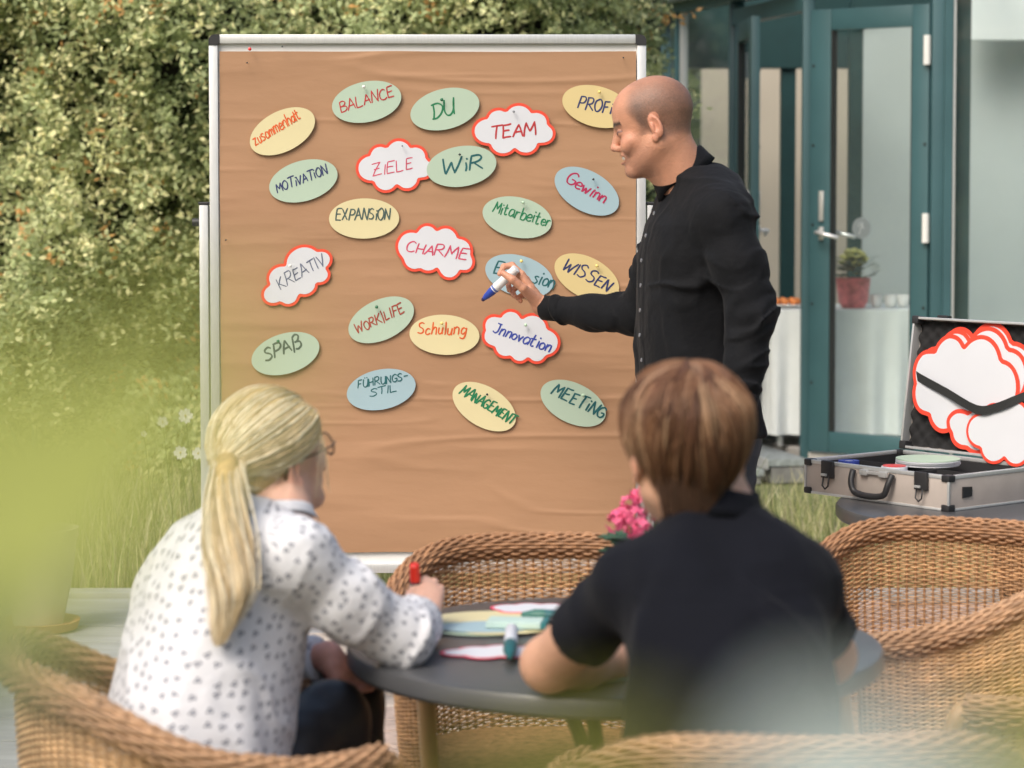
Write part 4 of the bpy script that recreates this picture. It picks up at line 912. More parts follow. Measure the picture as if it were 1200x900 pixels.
MB().add(V, [(j*nx_+i, j*nx_+i+1, (j+1)*nx_+i+1, (j+1)*nx_+i) for j in range(nh_-1) for i in range(nx_-1)]).build('foam_lining', m_foam, ck, smooth=True)
# strap
pts = [Lp(.008, .205, .020), Lp(.05, .192, .034), Lp(.15, .160, .040), Lp(.27, .122, .056), Lp(.33, .130, .056), Lp(.40, .158, .054), Lp(.478, .20, .022)]
pts = catmull3(pts, 4); V = []
for p in pts: V += [(p[0], p[1], p[2]-.012), (p[0], p[1], p[2]+.012), (p[0], p[1]-.0015, p[2]+.012), (p[0], p[1]-.0015, p[2]-.012)]
F = [(4*i+a, 4*i+(a+1) % 4, 4*i+4+(a+1) % 4, 4*i+4+a) for i in range(len(pts)-1) for a in range(4)]
MB().add(V, F).build('strap', mat('black_webbing', (.02, .022, .022), .75, bump=.3, bscale=300), ck)
def mat_case(): return Matrix.Translation(ck.location) @ Euler((0, 0, ck.rotation_euler.z)).to_matrix().to_4x4()
def lid_cloud(x, h, d, w, hgt, seed, rot, label, name='cloud_card', inset=.012, tilt=0):
    Mc = mat_case() @ ML @ Matrix(((1, 0, 0, x), (0, 0, 1, d), (0, 1, 0, h), (0, 0, 0, 1))) @ Matrix.Rotation(math.radians(rot), 4, 'Z') @ Matrix.Rotation(tilt, 4, 'X')
    o_ = bpy.data.objects.new(name, None); COL.objects.link(o_); o_.matrix_world = Mc; o_.location = Mc.translation; tag(o_, label, 'card', 'cloud cards in the case lid'); WP[o_.name] = (0, 0, 0)
    q = norm_cloud(w, hgt, seed); qi = norm_cloud(w, hgt, seed, inset)
    MB().prism(q, 0, .0012).build('red_rim', mat('bright_red_print', (.80, .06, .03), .5, var=.04), o_); MB().prism(qi, .0012, .0018).build('card_face', m_card['white'], o_)
    return o_
lid_cloud(.235, .216, .022, .37, .27, 3, 10, 'rearmost large red rimmed cloud card in the case lid')
lid_cloud(.222, .205, .025, .37, .27, 3, 7, 'middle large red rimmed cloud card in the case lid')
lid_cloud(.200, .180, .029, .37, .28, 3, 2, 'front large blank cloud card held by the strap in the lid')
lid_cloud(.285, .055, .033, .27, .135, 2, -12, 'large cloud card slipping down behind the small one in the lid')
lid_cloud(.372, .070, .048, .27, .175, 0, -2, 'small blank cloud card in front at the lower right of the lid', name='small_cloud_card', inset=.008)
# contents of the lower half
def in_case(name, label, x, y, z, cat, grp=None):
    p = mat_case() @ Vector((x, y, z)); return thing(name, label, cat, p, ck.rotation_euler.z, grp)
st = in_case('card_stack', 'stack of pale round cards lying on the open case', .215, .235, CHH-.012, 'cards'); WP[st.name] = (0, 0, 0)
for k in range(5):
    MB().lathe([(.084, k*.0035), (.084, k*.0035+.0028)], (random.uniform(-.003, .003), random.uniform(-.003, .003), 0), 40).build('round_card', m_card['green'] if k == 4 else m_card['white'], st)
for k, (x, y, c_, lb) in enumerate([(.06, .10, 'blue', 'blue tape roll at the left of the open case'), (.22, .10, 'red', 'red and white pin box at the middle of the open case'), (.12, .12, 'navy', 'dark blue marker lying in the open case')]):
    t_ = in_case('tape_roll' if k == 0 else 'pin_box' if k == 1 else 'marker_pen', lb, x, y, CHH-.04, ['tape', 'box', 'marker'][k]); WP[t_.name] = (0, 0, 0)
    if k == 2:
        MB().lathe([(.003, 0), (.007, .004), (.007, .08), (.006, .082)], (-.04, 0, .008), 10, (1, .1, 0)).build('barrel', m_ink['navy'], t_, smooth='auto'); MB().lathe([(.0078, 0), (.0078, .035), (.006, .038)], (.043, .009, .008), 10, (1, .1, 0)).build('cap', m_blk, t_, smooth='auto')
    elif k == 0: MB().lathe([(.015, 0), (.028, 0), (.028, .035), (.015, .035), (.015, 0)], (0, 0, 0), 24, cap=False).build('roll', m_ink['blue'], t_, smooth='auto'); MB().lathe([(.012, .002), (.0149, .002), (.0149, .033), (.012, .033), (.012, .002)], (0, 0, 0), 24, cap=False).build('core', m_card['white'], t_, smooth='auto')
    else: MB().lathe([(.034, 0), (.034, .032), (.033, .034)], (0, 0, 0), 24).build('box_body', m_card['white'], t_, smooth='auto'); MB().lathe([(.030, .0345), (.030, .036)], (0, 0, 0), 24).build('box_lid', m_pin['red'], t_)

# ================================================================== THINGS ON THE NEAR TABLE
TZ = .7405
def ontable(px, py, z=TZ+.002):
    Y = (CAM_H-z)*FPX/(py-217.0); p = at(px, py, Y); return p.x, p.y
def flatcard(px, py, kind, colr, rot, lab, z, w=.19, h=.11, seed=0):
    x, y = ontable(px, py, TZ+z); o_ = thing('oval_card' if kind == 'oval' else 'cloud_card', lab, 'card', (x, y, TZ+z), math.radians(rot), 'cards lying on the table'); WP[o_.name] = (0, 0, 0)
    if kind == 'oval': MB().prism([(w/2*math.cos(a), h/2*math.sin(a)) for a in np.linspace(0, 2*PI, 49)[:-1]], 0, .001).build('card_face', m_card[colr], o_)
    elif kind == 'rect': MB().box(-w/2, w/2, -h/2, h/2, 0, .012, bev=.002).build('card_face', m_card[colr], o_)
    else:
        MB().prism(norm_cloud(w, h, seed), 0, .001).build('red_rim', mat('pink_red_print', (.70, .06, .12), .5), o_); MB().prism(norm_cloud(w, h, seed, .007), .001, .0015).build('card_face', m_card['white'], o_)
    return o_
flatcard(572, 727, 'oval', 'yellow', 10, 'yellow oval card lying on the table near the red marker', .001, .21, .13)
flatcard(548, 741, 'oval', 'green', -20, 'pale green oval card lying beside the woman\'s hand', .003, .2, .12)
flatcard(600, 740, 'oval', 'yellow', 20, 'second yellow oval card under the pale green box on the table', .005)
flatcard(575, 738, 'oval', 'blue', 8, 'light blue oval card lying in the middle of the pile', .0065)
flatcard(583, 768, 'cloud', 'white', 5, 'cloud card with pink rim under the dark marker on the table', .003, .2, .12, 0)
flatcard(632, 717, 'cloud', 'white', -5, 'cloud card with pink rim at the far side of the table', .002, .19, .12, 2)
flatcard(704, 795, 'oval', 'green', 30, 'pale green oval card by the young man\'s forearm', .002)
bx = thing('card_box', 'flat pale green box lying on the cards on the table', 'box', (*ontable(607, 735, TZ+.012), TZ+.009), math.radians(-8)); WP[bx.name] = (0, 0, 0)
MB().box(-.055, .045, -.03, .03, 0, .012, bev=.002).build('box_body', mat('pale_green_board', (.45, .60, .55), .6), bx); MB().box(.0455, .056, -.0305, .0305, -.0005, .0125, bev=.002).build('box_end', mat('teal_board', (.02, .16, .17), .5), bx)
def marker(a, b, r, lab, body, capc, capside=1, frac=.38, name='marker_pen', tip=None):
    a = Vector(a); b = Vector(b); L = (b-a).length; ax = (b-a).normalized(); t = thing(name, lab, 'marker', tuple(a))
    MB().lathe([(r*.9, 0), (r, .002), (r, L*(1-frac))], a, 20, ax).build('barrel', body, t, smooth='auto')
    c0 = a+ax*(L*(1-frac)+.0003)
    MB().lathe([(r*1.04, 0), (r*1.04, L*frac*.45), (r*.85, L*frac*.6), (r*.5, L*frac*.97), (r*.3, L*frac)], c0, 20, ax).build('cap', capc, t, smooth='auto')
    return t
x, y = ontable(597, 772, TZ+.02); x2, y2 = ontable(597, 748, TZ+.016)
marker((x2+.004, y2+.05, TZ+.017), (x, y+.0, TZ+.018), .0115, 'marker with dark green cap pointing at the viewer on the table', m_card['white'], m_ink['teal'], frac=.42)
x, y = ontable(611, 724, TZ+.016)
marker((x+.11, y-.012, TZ+.016), (x, y, TZ+.016), .011, 'teal green marker lying across the far cloud card', m_ink['teal'], mat('teal_cap', (.01, .12, .09), .4), frac=.4)
x, y = ontable(640, 731, TZ+.016)
marker((x+.09, y+.01, TZ+.016), (x, y, TZ+.016), .010, 'second teal marker below the blue banded one on the table', m_ink['teal'], m_blk, frac=.3)

def kalanchoe():
    c = at(757, 650, 4.55); z0 = TZ+.001; t = thing('pink_flower_pot', 'white pot of pink kalanchoe flowers on the near table behind the young man', 'plant', (c.x, 4.55, z0))
    MB().lathe([(.045, 0), (.058, .01), (.066, .10), (.068, .105), (.062, .105), (.055, .08)], (c.x, 4.55, z0), 24).build('pot', m_white, t, smooth='auto')
    r = random.Random(8); 
    for k in range(26):
        a = r.uniform(0, 2*PI); l = r.uniform(.05, .085); w = l*.34; zz = z0+.10+r.uniform(0, .04); up = r.uniform(.1, .5)
        b = Vector((c.x+.02*math.cos(a), 4.55+.02*math.sin(a), zz)); d = Vector((math.cos(a), math.sin(a), up)).normalized(); s_ = Vector((-math.sin(a), math.cos(a), 0))
        P_ = [b, b+d*l*.4+s_*w, b+d*l*.8+s_*w*.8, b+d*l-Vector((0, 0, .006)), b+d*l*.8-s_*w*.8, b+d*l*.4-s_*w]
        MB().add(P_+[p-Vector((0, 0, .0015)) for p in P_], [(0, 1, 2, 3), (0, 3, 4, 5), (9, 8, 7, 6), (11, 10, 9, 6)]).build('leaf', mat('kalanchoe_leaf', (.04, .10, .05), .4, var=.2), t)
    mb = MB(); mw = MB()
    for (px, py, Y, rad) in [(722, 612, 4.5, .020), (736, 592, 4.55, .018), (748, 580, 4.57, .018), (730, 604, 4.52, .022), (745, 607, 4.50, .022), (757, 591, 4.56, .020), (768, 581, 4.56, .022), (742, 622, 4.46, .018), (752, 617, 4.46, .018), (773, 600, 4.55, .024), (790, 588, 4.58, .022), (724, 606, 4.54, .014), (782, 612, 4.5, .02)]:
        cc = at(px, py, Y)
        MB().tube([(c.x, 4.55, z0+.10), ((c.x+cc.x)/2, (4.55+Y)/2+.005, (z0+.12+cc.z)/2), cc], .002, 5).build('flower_stem', mat('kalanchoe_stem', (.10, .16, .06), .6), t)
        for k in range(24):
            d = Vector((r.gauss(0, 1), r.gauss(0, 1)-.3, r.gauss(0, 1)+.4)).normalized(); p = cc+d*rad*r.uniform(.5, 1); u = d.orthogonal().normalized(); v = d.cross(u); q0 = r.uniform(0, PI)
            tgt = mw if (px > 765 and py > 592 and r.random() < .45) else mb
            for j in range(4):
                a = q0+j*PI/2; e = u*math.cos(a)+v*math.sin(a); f = u*math.cos(a+PI/2)+v*math.sin(a+PI/2); s_ = .0075
                tgt.add([p, p+e*s_*.7+f*s_*.45+d*.001, p+e*s_*1.3+d*.0015, p+e*s_*.7-f*s_*.45+d*.001], [(0, 1, 2, 3)])
    mb.build('pink_blossoms', mat('pink_bloom', (.75, .13, .26), .55, var=.3, scale=60, transl=.2), t); mw.build('white_blossoms', mat('white_bloom', (.8, .72, .68), .55, transl=.2), t)
kalanchoe()
# ================================================================== PEOPLE: implicit surfaces polygonised with surface nets
def rc(p, a, b, ra, rb):
    a = np.asarray(a, float); b = np.asarray(b, float); ba = b-a; h = np.clip(((p-a)@ba)/max(ba@ba, 1e-9), 0, 1)
    return np.sqrt(((p-a-h[:, None]*ba)**2).sum(1))-(ra+(rb-ra)*h)
def chain(p, pts, rs, k=.012):
    d = None
    for i in range(len(pts)-1):
        e = rc(p, pts[i], pts[i+1], rs[i], rs[i+1]); d = e if d is None else smin(d, e, k)
    return d
def ell(p, c, r, R=None):
    q = p-np.asarray(c, float)
    if R is not None: q = q@R
    r = np.asarray(r, float); a = q/r; k0 = np.sqrt((a*a).sum(1))+1e-9; k1 = np.sqrt(((a/r)**2).sum(1))+1e-9
    return k0*(k0-1)/k1
def smin(a, b, k): h = np.clip(.5+.5*(b-a)/k, 0, 1); return b+(a-b)*h-k*h*(1-h)
def smax(a, b, k): return -smin(-a, -b, k)
def surfnet(f, lo, hi, h):
    lo = np.asarray(lo, float); hi = np.asarray(hi, float); S = 4
    nc = np.ceil((hi-lo)/(h*S)).astype(int)+1; n = nc*S
    g = np.stack(np.meshgrid(*[np.arange(k) for k in nc], indexing='ij'), -1).reshape(-1, 3)
    cen = lo+(g*S+(S-1)/2)*h; dc = f(cen)
    near = np.abs(dc) < h*S*1.9
    D = np.where(dc > 0, 1., -1.).astype(np.float32).reshape(nc)
    D = np.repeat(np.repeat(np.repeat(D, S, 0), S, 1), S, 2)
    gi = g[near]; o = np.stack(np.meshgrid(*[np.arange(S)]*3, indexing='ij'), -1).reshape(-1, 3)
    ii = (gi[:, None, :]*S+o[None]).reshape(-1, 3); vals = np.empty(len(ii), np.float32)
    for s in range(0, len(ii), 400000): vals[s:s+400000] = f(lo+ii[s:s+400000]*h)
    D[ii[:, 0], ii[:, 1], ii[:, 2]] = vals
    inside = D < 0
    def corner(a, dx, dy, dz): return a[dx:n[0]-1+dx, dy:n[1]-1+dy, dz:n[2]-1+dz]
    cnt = np.zeros(n-1, np.int8)
    for c_ in np.ndindex(2, 2, 2): cnt += corner(inside, *c_)
    act = np.argwhere((cnt > 0) & (cnt < 8)); idm = -np.ones(n-1, np.int64); idm[act[:, 0], act[:, 1], act[:, 2]] = np.arange(len(act))
    P = np.zeros((len(act), 3)); W = np.zeros(len(act))
    cs = list(np.ndindex(2, 2, 2))
    vv = {c_: D[act[:, 0]+c_[0], act[:, 1]+c_[1], act[:, 2]+c_[2]] for c_ in cs}
    for c_ in cs:
        for ax in range(3):
            if c_[ax] == 0:
                e = list(c_); e[ax] = 1; e = tuple(e); a = vv[c_]; b = vv[e]; m = (a < 0) != (b < 0)
                t = np.where(m, a/np.where(m, a-b, 1), 0); q = np.repeat(np.array([c_], float), len(act), 0); q[:, ax] += t
                P[m] += q[m]; W[m] += 1
    V = lo+(act+P/W[:, None])*h; F = []
    for ax in range(3):
        u, v = (ax+1) % 3, (ax+2) % 3
        sl0 = [slice(1, None)]*3; sl1 = [slice(1, None)]*3; sl0[ax] = slice(0, -1); 
        a = inside[tuple(sl0)]; b = inside[tuple(sl1)]; m = np.argwhere(a != b); 
        off = np.array([1, 1, 1]); off[ax] = 0; m2 = m+off
        s = a[m[:, 0], m[:, 1], m[:, 2]]
        ok = (m2 < (n-1)).all(1) & (m2[:, u] > 0) & (m2[:, v] > 0); m2 = m2[ok]; s = s[ok]
        def idc(du, dv):
            q = m2.copy(); q[:, u] -= du; q[:, v] -= dv; return idm[q[:, 0], q[:, 1], q[:, 2]]
        q = np.stack([idc(1, 1), idc(0, 1), idc(0, 0), idc(1, 0)], 1); q[~s] = q[~s][:, ::-1]; F.append(q)
    F = np.concatenate(F); F = F[(F >= 0).all(1)]
    return V, F
def joinm(parts):
    V = []; F = []; C = []; b = 0
    for v, f, c in parts: V.append(v); F.append(f+b); C.append(c); b += len(v)
    return np.concatenate(V), np.concatenate(F), np.concatenate(C)
def loft(p, secs, lat, fwd, n=2.4):
    """secs: list of (centre, a lateral, b depth) bottom to top"""
    c = np.array([s[0] for s in secs]); a = np.array([s[1] for s in secs]); b = np.array([s[2] for s in secs])
    w = c[-1]-c[0]; w = w/np.linalg.norm(w); s = (p-c[0])@w; sc = (c-c[0])@w
    C = np.stack([np.interp(s, sc, c[:, i]) for i in range(3)], 1); A_ = np.interp(s, sc, a); B_ = np.interp(s, sc, b)
    q = p-C; u = np.abs(q@lat)/A_; v = np.abs(q@fwd)/B_; rho = (u**n+v**n+1e-12)**(1/n)
    d = (rho-1)*np.minimum(A_, B_)*.92
    return smax(d, np.abs(s-sc[-1]/2)-sc[-1]/2, .02)
def folds(p, a, b, fa, fr, sd=0.0):
    """creases running round a limb (high frequency along the axis, low across)"""
    ax = np.array(b)-np.array(a); ax = ax/np.linalg.norm(ax); s = p@ax; o = np.cross(ax, (0.3, .9, .2)); o /= np.linalg.norm(o); o2 = np.cross(ax, o)
    u = p@o; v = p@o2; w = .35*vnoise(np.stack([s*7, u*7, v*7+sd], 1)); q = np.stack([s*fa+w*3+u*fr*.8, u*fr+w*2, v*fr+sd], 1)
    g = np.clip(vnoise(p*7+sd)*1.6+.6, 0, 1); return (1.5*np.exp(-(vnoise(q)/.15)**2)-.35)*g
def ridge(p, fr, sd=0.0):
    v = vnoise(p*np.asarray(fr)+sd); return 1.2*np.exp(-(v/.22)**2)-.3+.25*v
def frame(f, up=(0, 0, 1), roll=0.0):
    f = Vector(f).normalized(); u = Vector(up); r = f.cross(u).normalized(); u = r.cross(f)
    if roll: q = Matrix.Rotation(roll, 3, f); r = q @ r; u = q @ u
    return np.array([r, f, u])          # rows: right, forward, up
class Head:
    def __init__(s, c, f, sc=1.0, roll=0.0, kind='m', smile=False): s.c = np.array(c); s.R = frame(f, roll=roll); s.s = sc; s.kind = kind; s.smile = smile
    def loc(s, p): return ((p-s.c)@s.R.T)/s.s
    def wor(s, q): return s.c+(np.asarray(q, float)*s.s)@s.R
    def sdf(s, P):
        p = s.loc(P); q = p.copy(); q[:, 0] = np.abs(q[:, 0]); m = s.kind == 'm'
        d = ell(p, (0, -.014, .030), (.076, .097, .084))
        d = smin(d, ell(p, (0, .030, .032), (.064, .060, .058)), .03)
        d = smin(d, ell(p, (0, .026, -.035), (.060, .062, .066)), .03)
        d = smin(d, rc(q, (.052, -.002, -.060), (.017, .066, -.107), .018, .017), .028)
        d = smin(d, ell(p, (0, .034, -.078), (.045, .050, .040)), .025)
        d = smin(d, rc(q, (0, .080, -.108), (.010, .077, -.108), .014, .013), .02)
        d = smin(d, rc(q, (.008, .085, .012), (.036, .076, .015), .0085, .008), .012)
        d = smin(d, ell(q, (.043, .060, -.036), (.020, .021, .018)), .02)
        if s.smile: d = smin(d, ell(q, (.040, .074, -.048), (.015, .013, .015)), .014)
        d = smax(d, -ell(q, (.033, .103, -.009), (.019, .014, .012)), .013)
        d = smin(d, ell(q, (.032, .078, -.009), (.0135, .0125, .0125)), .003)
        d = smin(d, rc(p, (0, .087, .004), (0, .1045, -.036), .0078, .0098), .010)
        d = smin(d, ell(p, (0, .1065, -.041), (.0112, .0100, .0085)), .006)
        d = smin(d, ell(q, (.0125, .095, -.045), (.008, .012, .008)), .005)
        d = smax(d, -ell(q, (.006, .099, -.0520), (.0035, .006, .003)), .002)
        d = smin(d, ell(p, (0, .082, -.070), (.026, .015, .017)), .012)
        wy = .097 if not s.smile else .094
        if s.smile: d = smax(d, -rc(q, (.024, .094, -.046), (.037, .078, -.070), .0035, .003), .008)
        d = smin(d, rc(q, (0, wy+.002, -.067), (.022, wy-.013, -.069+(.007 if s.smile else 0)), .0052, .0032), .004)
        d = smin(d, rc(q, (0, wy, -.080), (.020, wy-.013, -.078+(.007 if s.smile else 0)), .0065, .0035), .005)
        if s.smile: d = smax(d, -ell(q, (0, wy+.002, -.0720), (.032, .019, .0078)), .003)
        else: d = smax(d, -ell(q, (0, wy+.008, -.0735), (.023, .010, .0012)), .0015)
        # ears
        Re = np.array(Matrix.Rotation(math.radians(-12), 3, 'X') @ Matrix.Rotation(math.radians(20), 3, 'Z'))
        e = ell(q, (.079, -.012, -.014), (.0070, .0165, .0290), Re); e = smax(e, -ell(q, (.0855, -.009, -.010), (.0072, .0105, .0185), Re), .004)
        e = smin(e, ell(q, (.080, -.004, -.016), (.0045, .0045, .013)), .004)
        e = smin(e, ell(q, (.077, -.003, -.042), (.005, .008, .010)), .006)
        d = smin(d, e, .006)
        return d*s.s
    def colour(s, P, skin, hair=None):
        p = s.loc(P); q = p.copy(); q[:, 0] = np.abs(q[:, 0]); n = len(p)
        c = np.repeat(np.array([skin], float), n, 0)
        def mix(m, col): nonlocal c; m = np.clip(m, 0, 1)[:, None]; c = c*(1-m)+np.array(col)*m
        nz = vnoise(P*60)
        mix(.30*np.exp(-((q-np.array([.045, .065, -.035]))**2).sum(1)/.0006), (.62, .24, .17))
        mix(.45*np.exp(-((p-np.array([0, .107, -.042]))**2).sum(1)/.00025), (.60, .25, .18))
        ear = (ell(q, (.081, -.012, -.014), (.010, .023, .037)) < .002)*(q[:, 0] > .070); mix(.35*ear, (.60, .24, .17))
        lip = np.exp(-(((p[:, 2]+.0735)/.009)**2+(q[:, 0]/.024)**4))*(p[:, 1] > .075); mix(.75*lip, (.42, .13, .11) if s.kind == 'm' else (.55, .15, .14))
        br = np.exp(-(((p[:, 2]-.015-.10*(q[:, 0]-.02)*(q[:, 0] < .034))/.0066)**2))*(q[:, 0] > .008)*(q[:, 0] < .050)*(p[:, 1] > .055)
        mix(1.0*br*(1+.3*nz), hair if hair is not None else (.05, .03, .02))
        sock = np.exp(-(((p[:, 2]+.007)/.011)**2+((q[:, 0]-.033)/.020)**2))*(p[:, 1] > .06); mix(.42*sock, (.30, .13, .09))
        lid = np.exp(-(((p[:, 2]+.0050)/.0034)**2))*(np.abs(q[:, 0]-.032) < .014)*(p[:, 1] > .07); mix(.8*lid, (.05, .03, .03))
        eye = (np.abs(q[:, 0]-.032) < .0085)*(np.abs(p[:, 2]+.0085) < .0040)*(p[:, 1] > .078); mix(eye*1., (.25, .22, .20) if not s.smile else (.08, .04, .035)); iris = eye*(np.abs(q[:, 0]-.032) < .0035); mix(iris*1., (.03, .02, .015))
        if s.kind == 'm' and hair is not None and s.smile:
            # shaved sides and stubble
            hl = .012+.055*np.clip((p[:, 1]-.02)/.07, -1, 1)
            side = 1/(1+np.exp(-(p[:, 2]-(-.045+.0*p[:, 1])-.05*np.clip((p[:, 1]+.01)/.04, 0, 1.6))/.004))
            front = 1/(1+np.exp((p[:, 1]-.052+.35*np.clip(p[:, 2]-.045, 0, 1))/.006))
            top = 1/(1+np.exp((p[:, 2]-.094+.35*np.clip(p[:, 1], 0, 1))/.010))
            m = side*front*(.32+.68*top)*(1-ear); mix(.74*m*(1+.12*nz+.07*np.random.RandomState(1).randn(n)), (.095, .058, .044))
            sb = np.exp(-((p[:, 1]-.022)/.012)**2)*(p[:, 2] > -.028)*(p[:, 2] < .05)*(q[:, 0] > .05); mix(.5*sb*(1-ear), (.09, .06, .05))
            bd = (1/(1+np.exp((p[:, 2]+.052-.35*np.clip(.05-p[:, 1], 0, 1)*0)/.006)))*(p[:, 2] > -.135)*(1/(1+np.exp(-(p[:, 1]-.012)/.006))); mix(.30*bd*(1+.3*nz), (.16, .09, .07))
        return c*(1+.06*nz[:, None])
m_skin = mat('skin', attr=True, rough=.48, var=.05, scale=60, bump=.22, bscale=230, sss=.10, spec=.45)
def hand_from(pts): # list of finger chains [(points, radii)], palm chains
    def f(p):
        d = None
        for (pp, rr, k) in pts:
            e = chain(p, pp, rr, .004)
            d = e if d is None else smin(d, e, k)
        return d
    return f
def mk_hand(W, fingers, thumb, r=1.0, palm_r=.0125):
    """W wrist, fingers: four lists of 4 points (mcp,pip,dip,tip), thumb: 4 points"""
    L = []
    rs = [[.0105, .0090, .0080, .0068], [.0108, .0093, .0082, .0070], [.0102, .0088, .0078, .0066], [.0090, .0078, .0069, .0060]]
    W = np.array(W)
    c0 = sum(np.array(f[0]) for f in fingers)/4
    ax = (np.array(fingers[0][0])-np.array(fingers[3][0])); ax = ax/np.linalg.norm(ax)
    for i, f in enumerate(fingers):
        wb = W+ax*(.014-.009*i)
        L.append(([wb, (wb+np.array(f[0]))/2, f[0]], [.016*r, palm_r*r*1.1, .0115*r], .014))
    L.append(([W+ax*.012, thumb[0], thumb[1]], [.017*r, .0165*r, .0125*r], .012))
    for i, f in enumerate(fingers): L.append((f, [v*r for v in rs[i]], .0035))
    L.append((thumb[1:], [.0115*r, .0105*r, .0082*r], .004))
    return hand_from(L)
def bbox(pts, m): P = np.array(pts); return P.min(0)-m, P.max(0)+m
def skin_hand(hf, arm, W, E, pts, skin, rad, h=.0017, tint=(.62, .25, .18)):
    """fine mesh of hand plus forearm stump to E"""
    f = lambda p: smin(hf(p), rc(p, W, E, rad[0], rad[1]), .012)
    lo, hi = bbox(list(pts)+[W, E], .03); V, F = surfnet(f, lo, hi, h)
    n = vnoise(V*70)[:, None]; C = np.repeat(np.array([skin]), len(V), 0)*(1+.08*n)
    t = np.array(pts); dt = np.sqrt(((V[:, None, :]-t[None])**2).sum(2)).min(1); m = np.exp(-(dt/.013)**2)[:, None]*.28; C = C*(1-m)+np.array(tint)*m
    return V, F, C

def collar(c, f, tilt, ra, rb, h, m, parent, leaf=.042, gap=16, tips=.03, name='collar'):
    """folded shirt collar: ring of profile points round the neck"""
    R = frame(f); up = Vector(R[2]); rt = Vector(R[0]); fw = Vector(R[1]); q = Matrix.Rotation(tilt, 3, rt); up = q @ up; fw = q @ fw; c = Vector(c)
    prof = []; N = 60; V = []; a0 = math.radians(gap)
    for i in range(N+1):
        a = a0+(2*PI-2*a0)*i/N; fr = math.exp(-(min(a-a0, 2*PI-a0-a)/.5)**2)
        ca, sa = math.cos(a), math.sin(a)
        ps = [(.97, -.012), (.965, h*.6), (.97, h), (1.0, h+.0035), (1.05, h-.002), (1.12+.05*fr, h-leaf*.55-tips*fr*.5), (1.20+.10*fr, h-leaf-tips*fr), (1.18+.10*fr, h-leaf-tips*fr+.001), (1.10+.05*fr, h-leaf*.55-tips*fr*.5-.001), (1.035, h-.006), (1.0, h-.002), (.99, -.012)]
        for (k, z) in ps:
            V.append(tuple(c+fw*(ca*rb*k)+rt*(sa*ra*k)+up*(z-(.004*math.sin(a*3+1)))))
    M_ = 12; F = [(i*M_+j, i*M_+(j+1) % M_, (i+1)*M_+(j+1) % M_, (i+1)*M_+j) for i in range(N) for j in range(M_)]
    F += [tuple(range(M_)), tuple(N*M_+j for j in reversed(range(M_)))]
    return MB().add(V, F).build(name, m, parent, smooth=True)

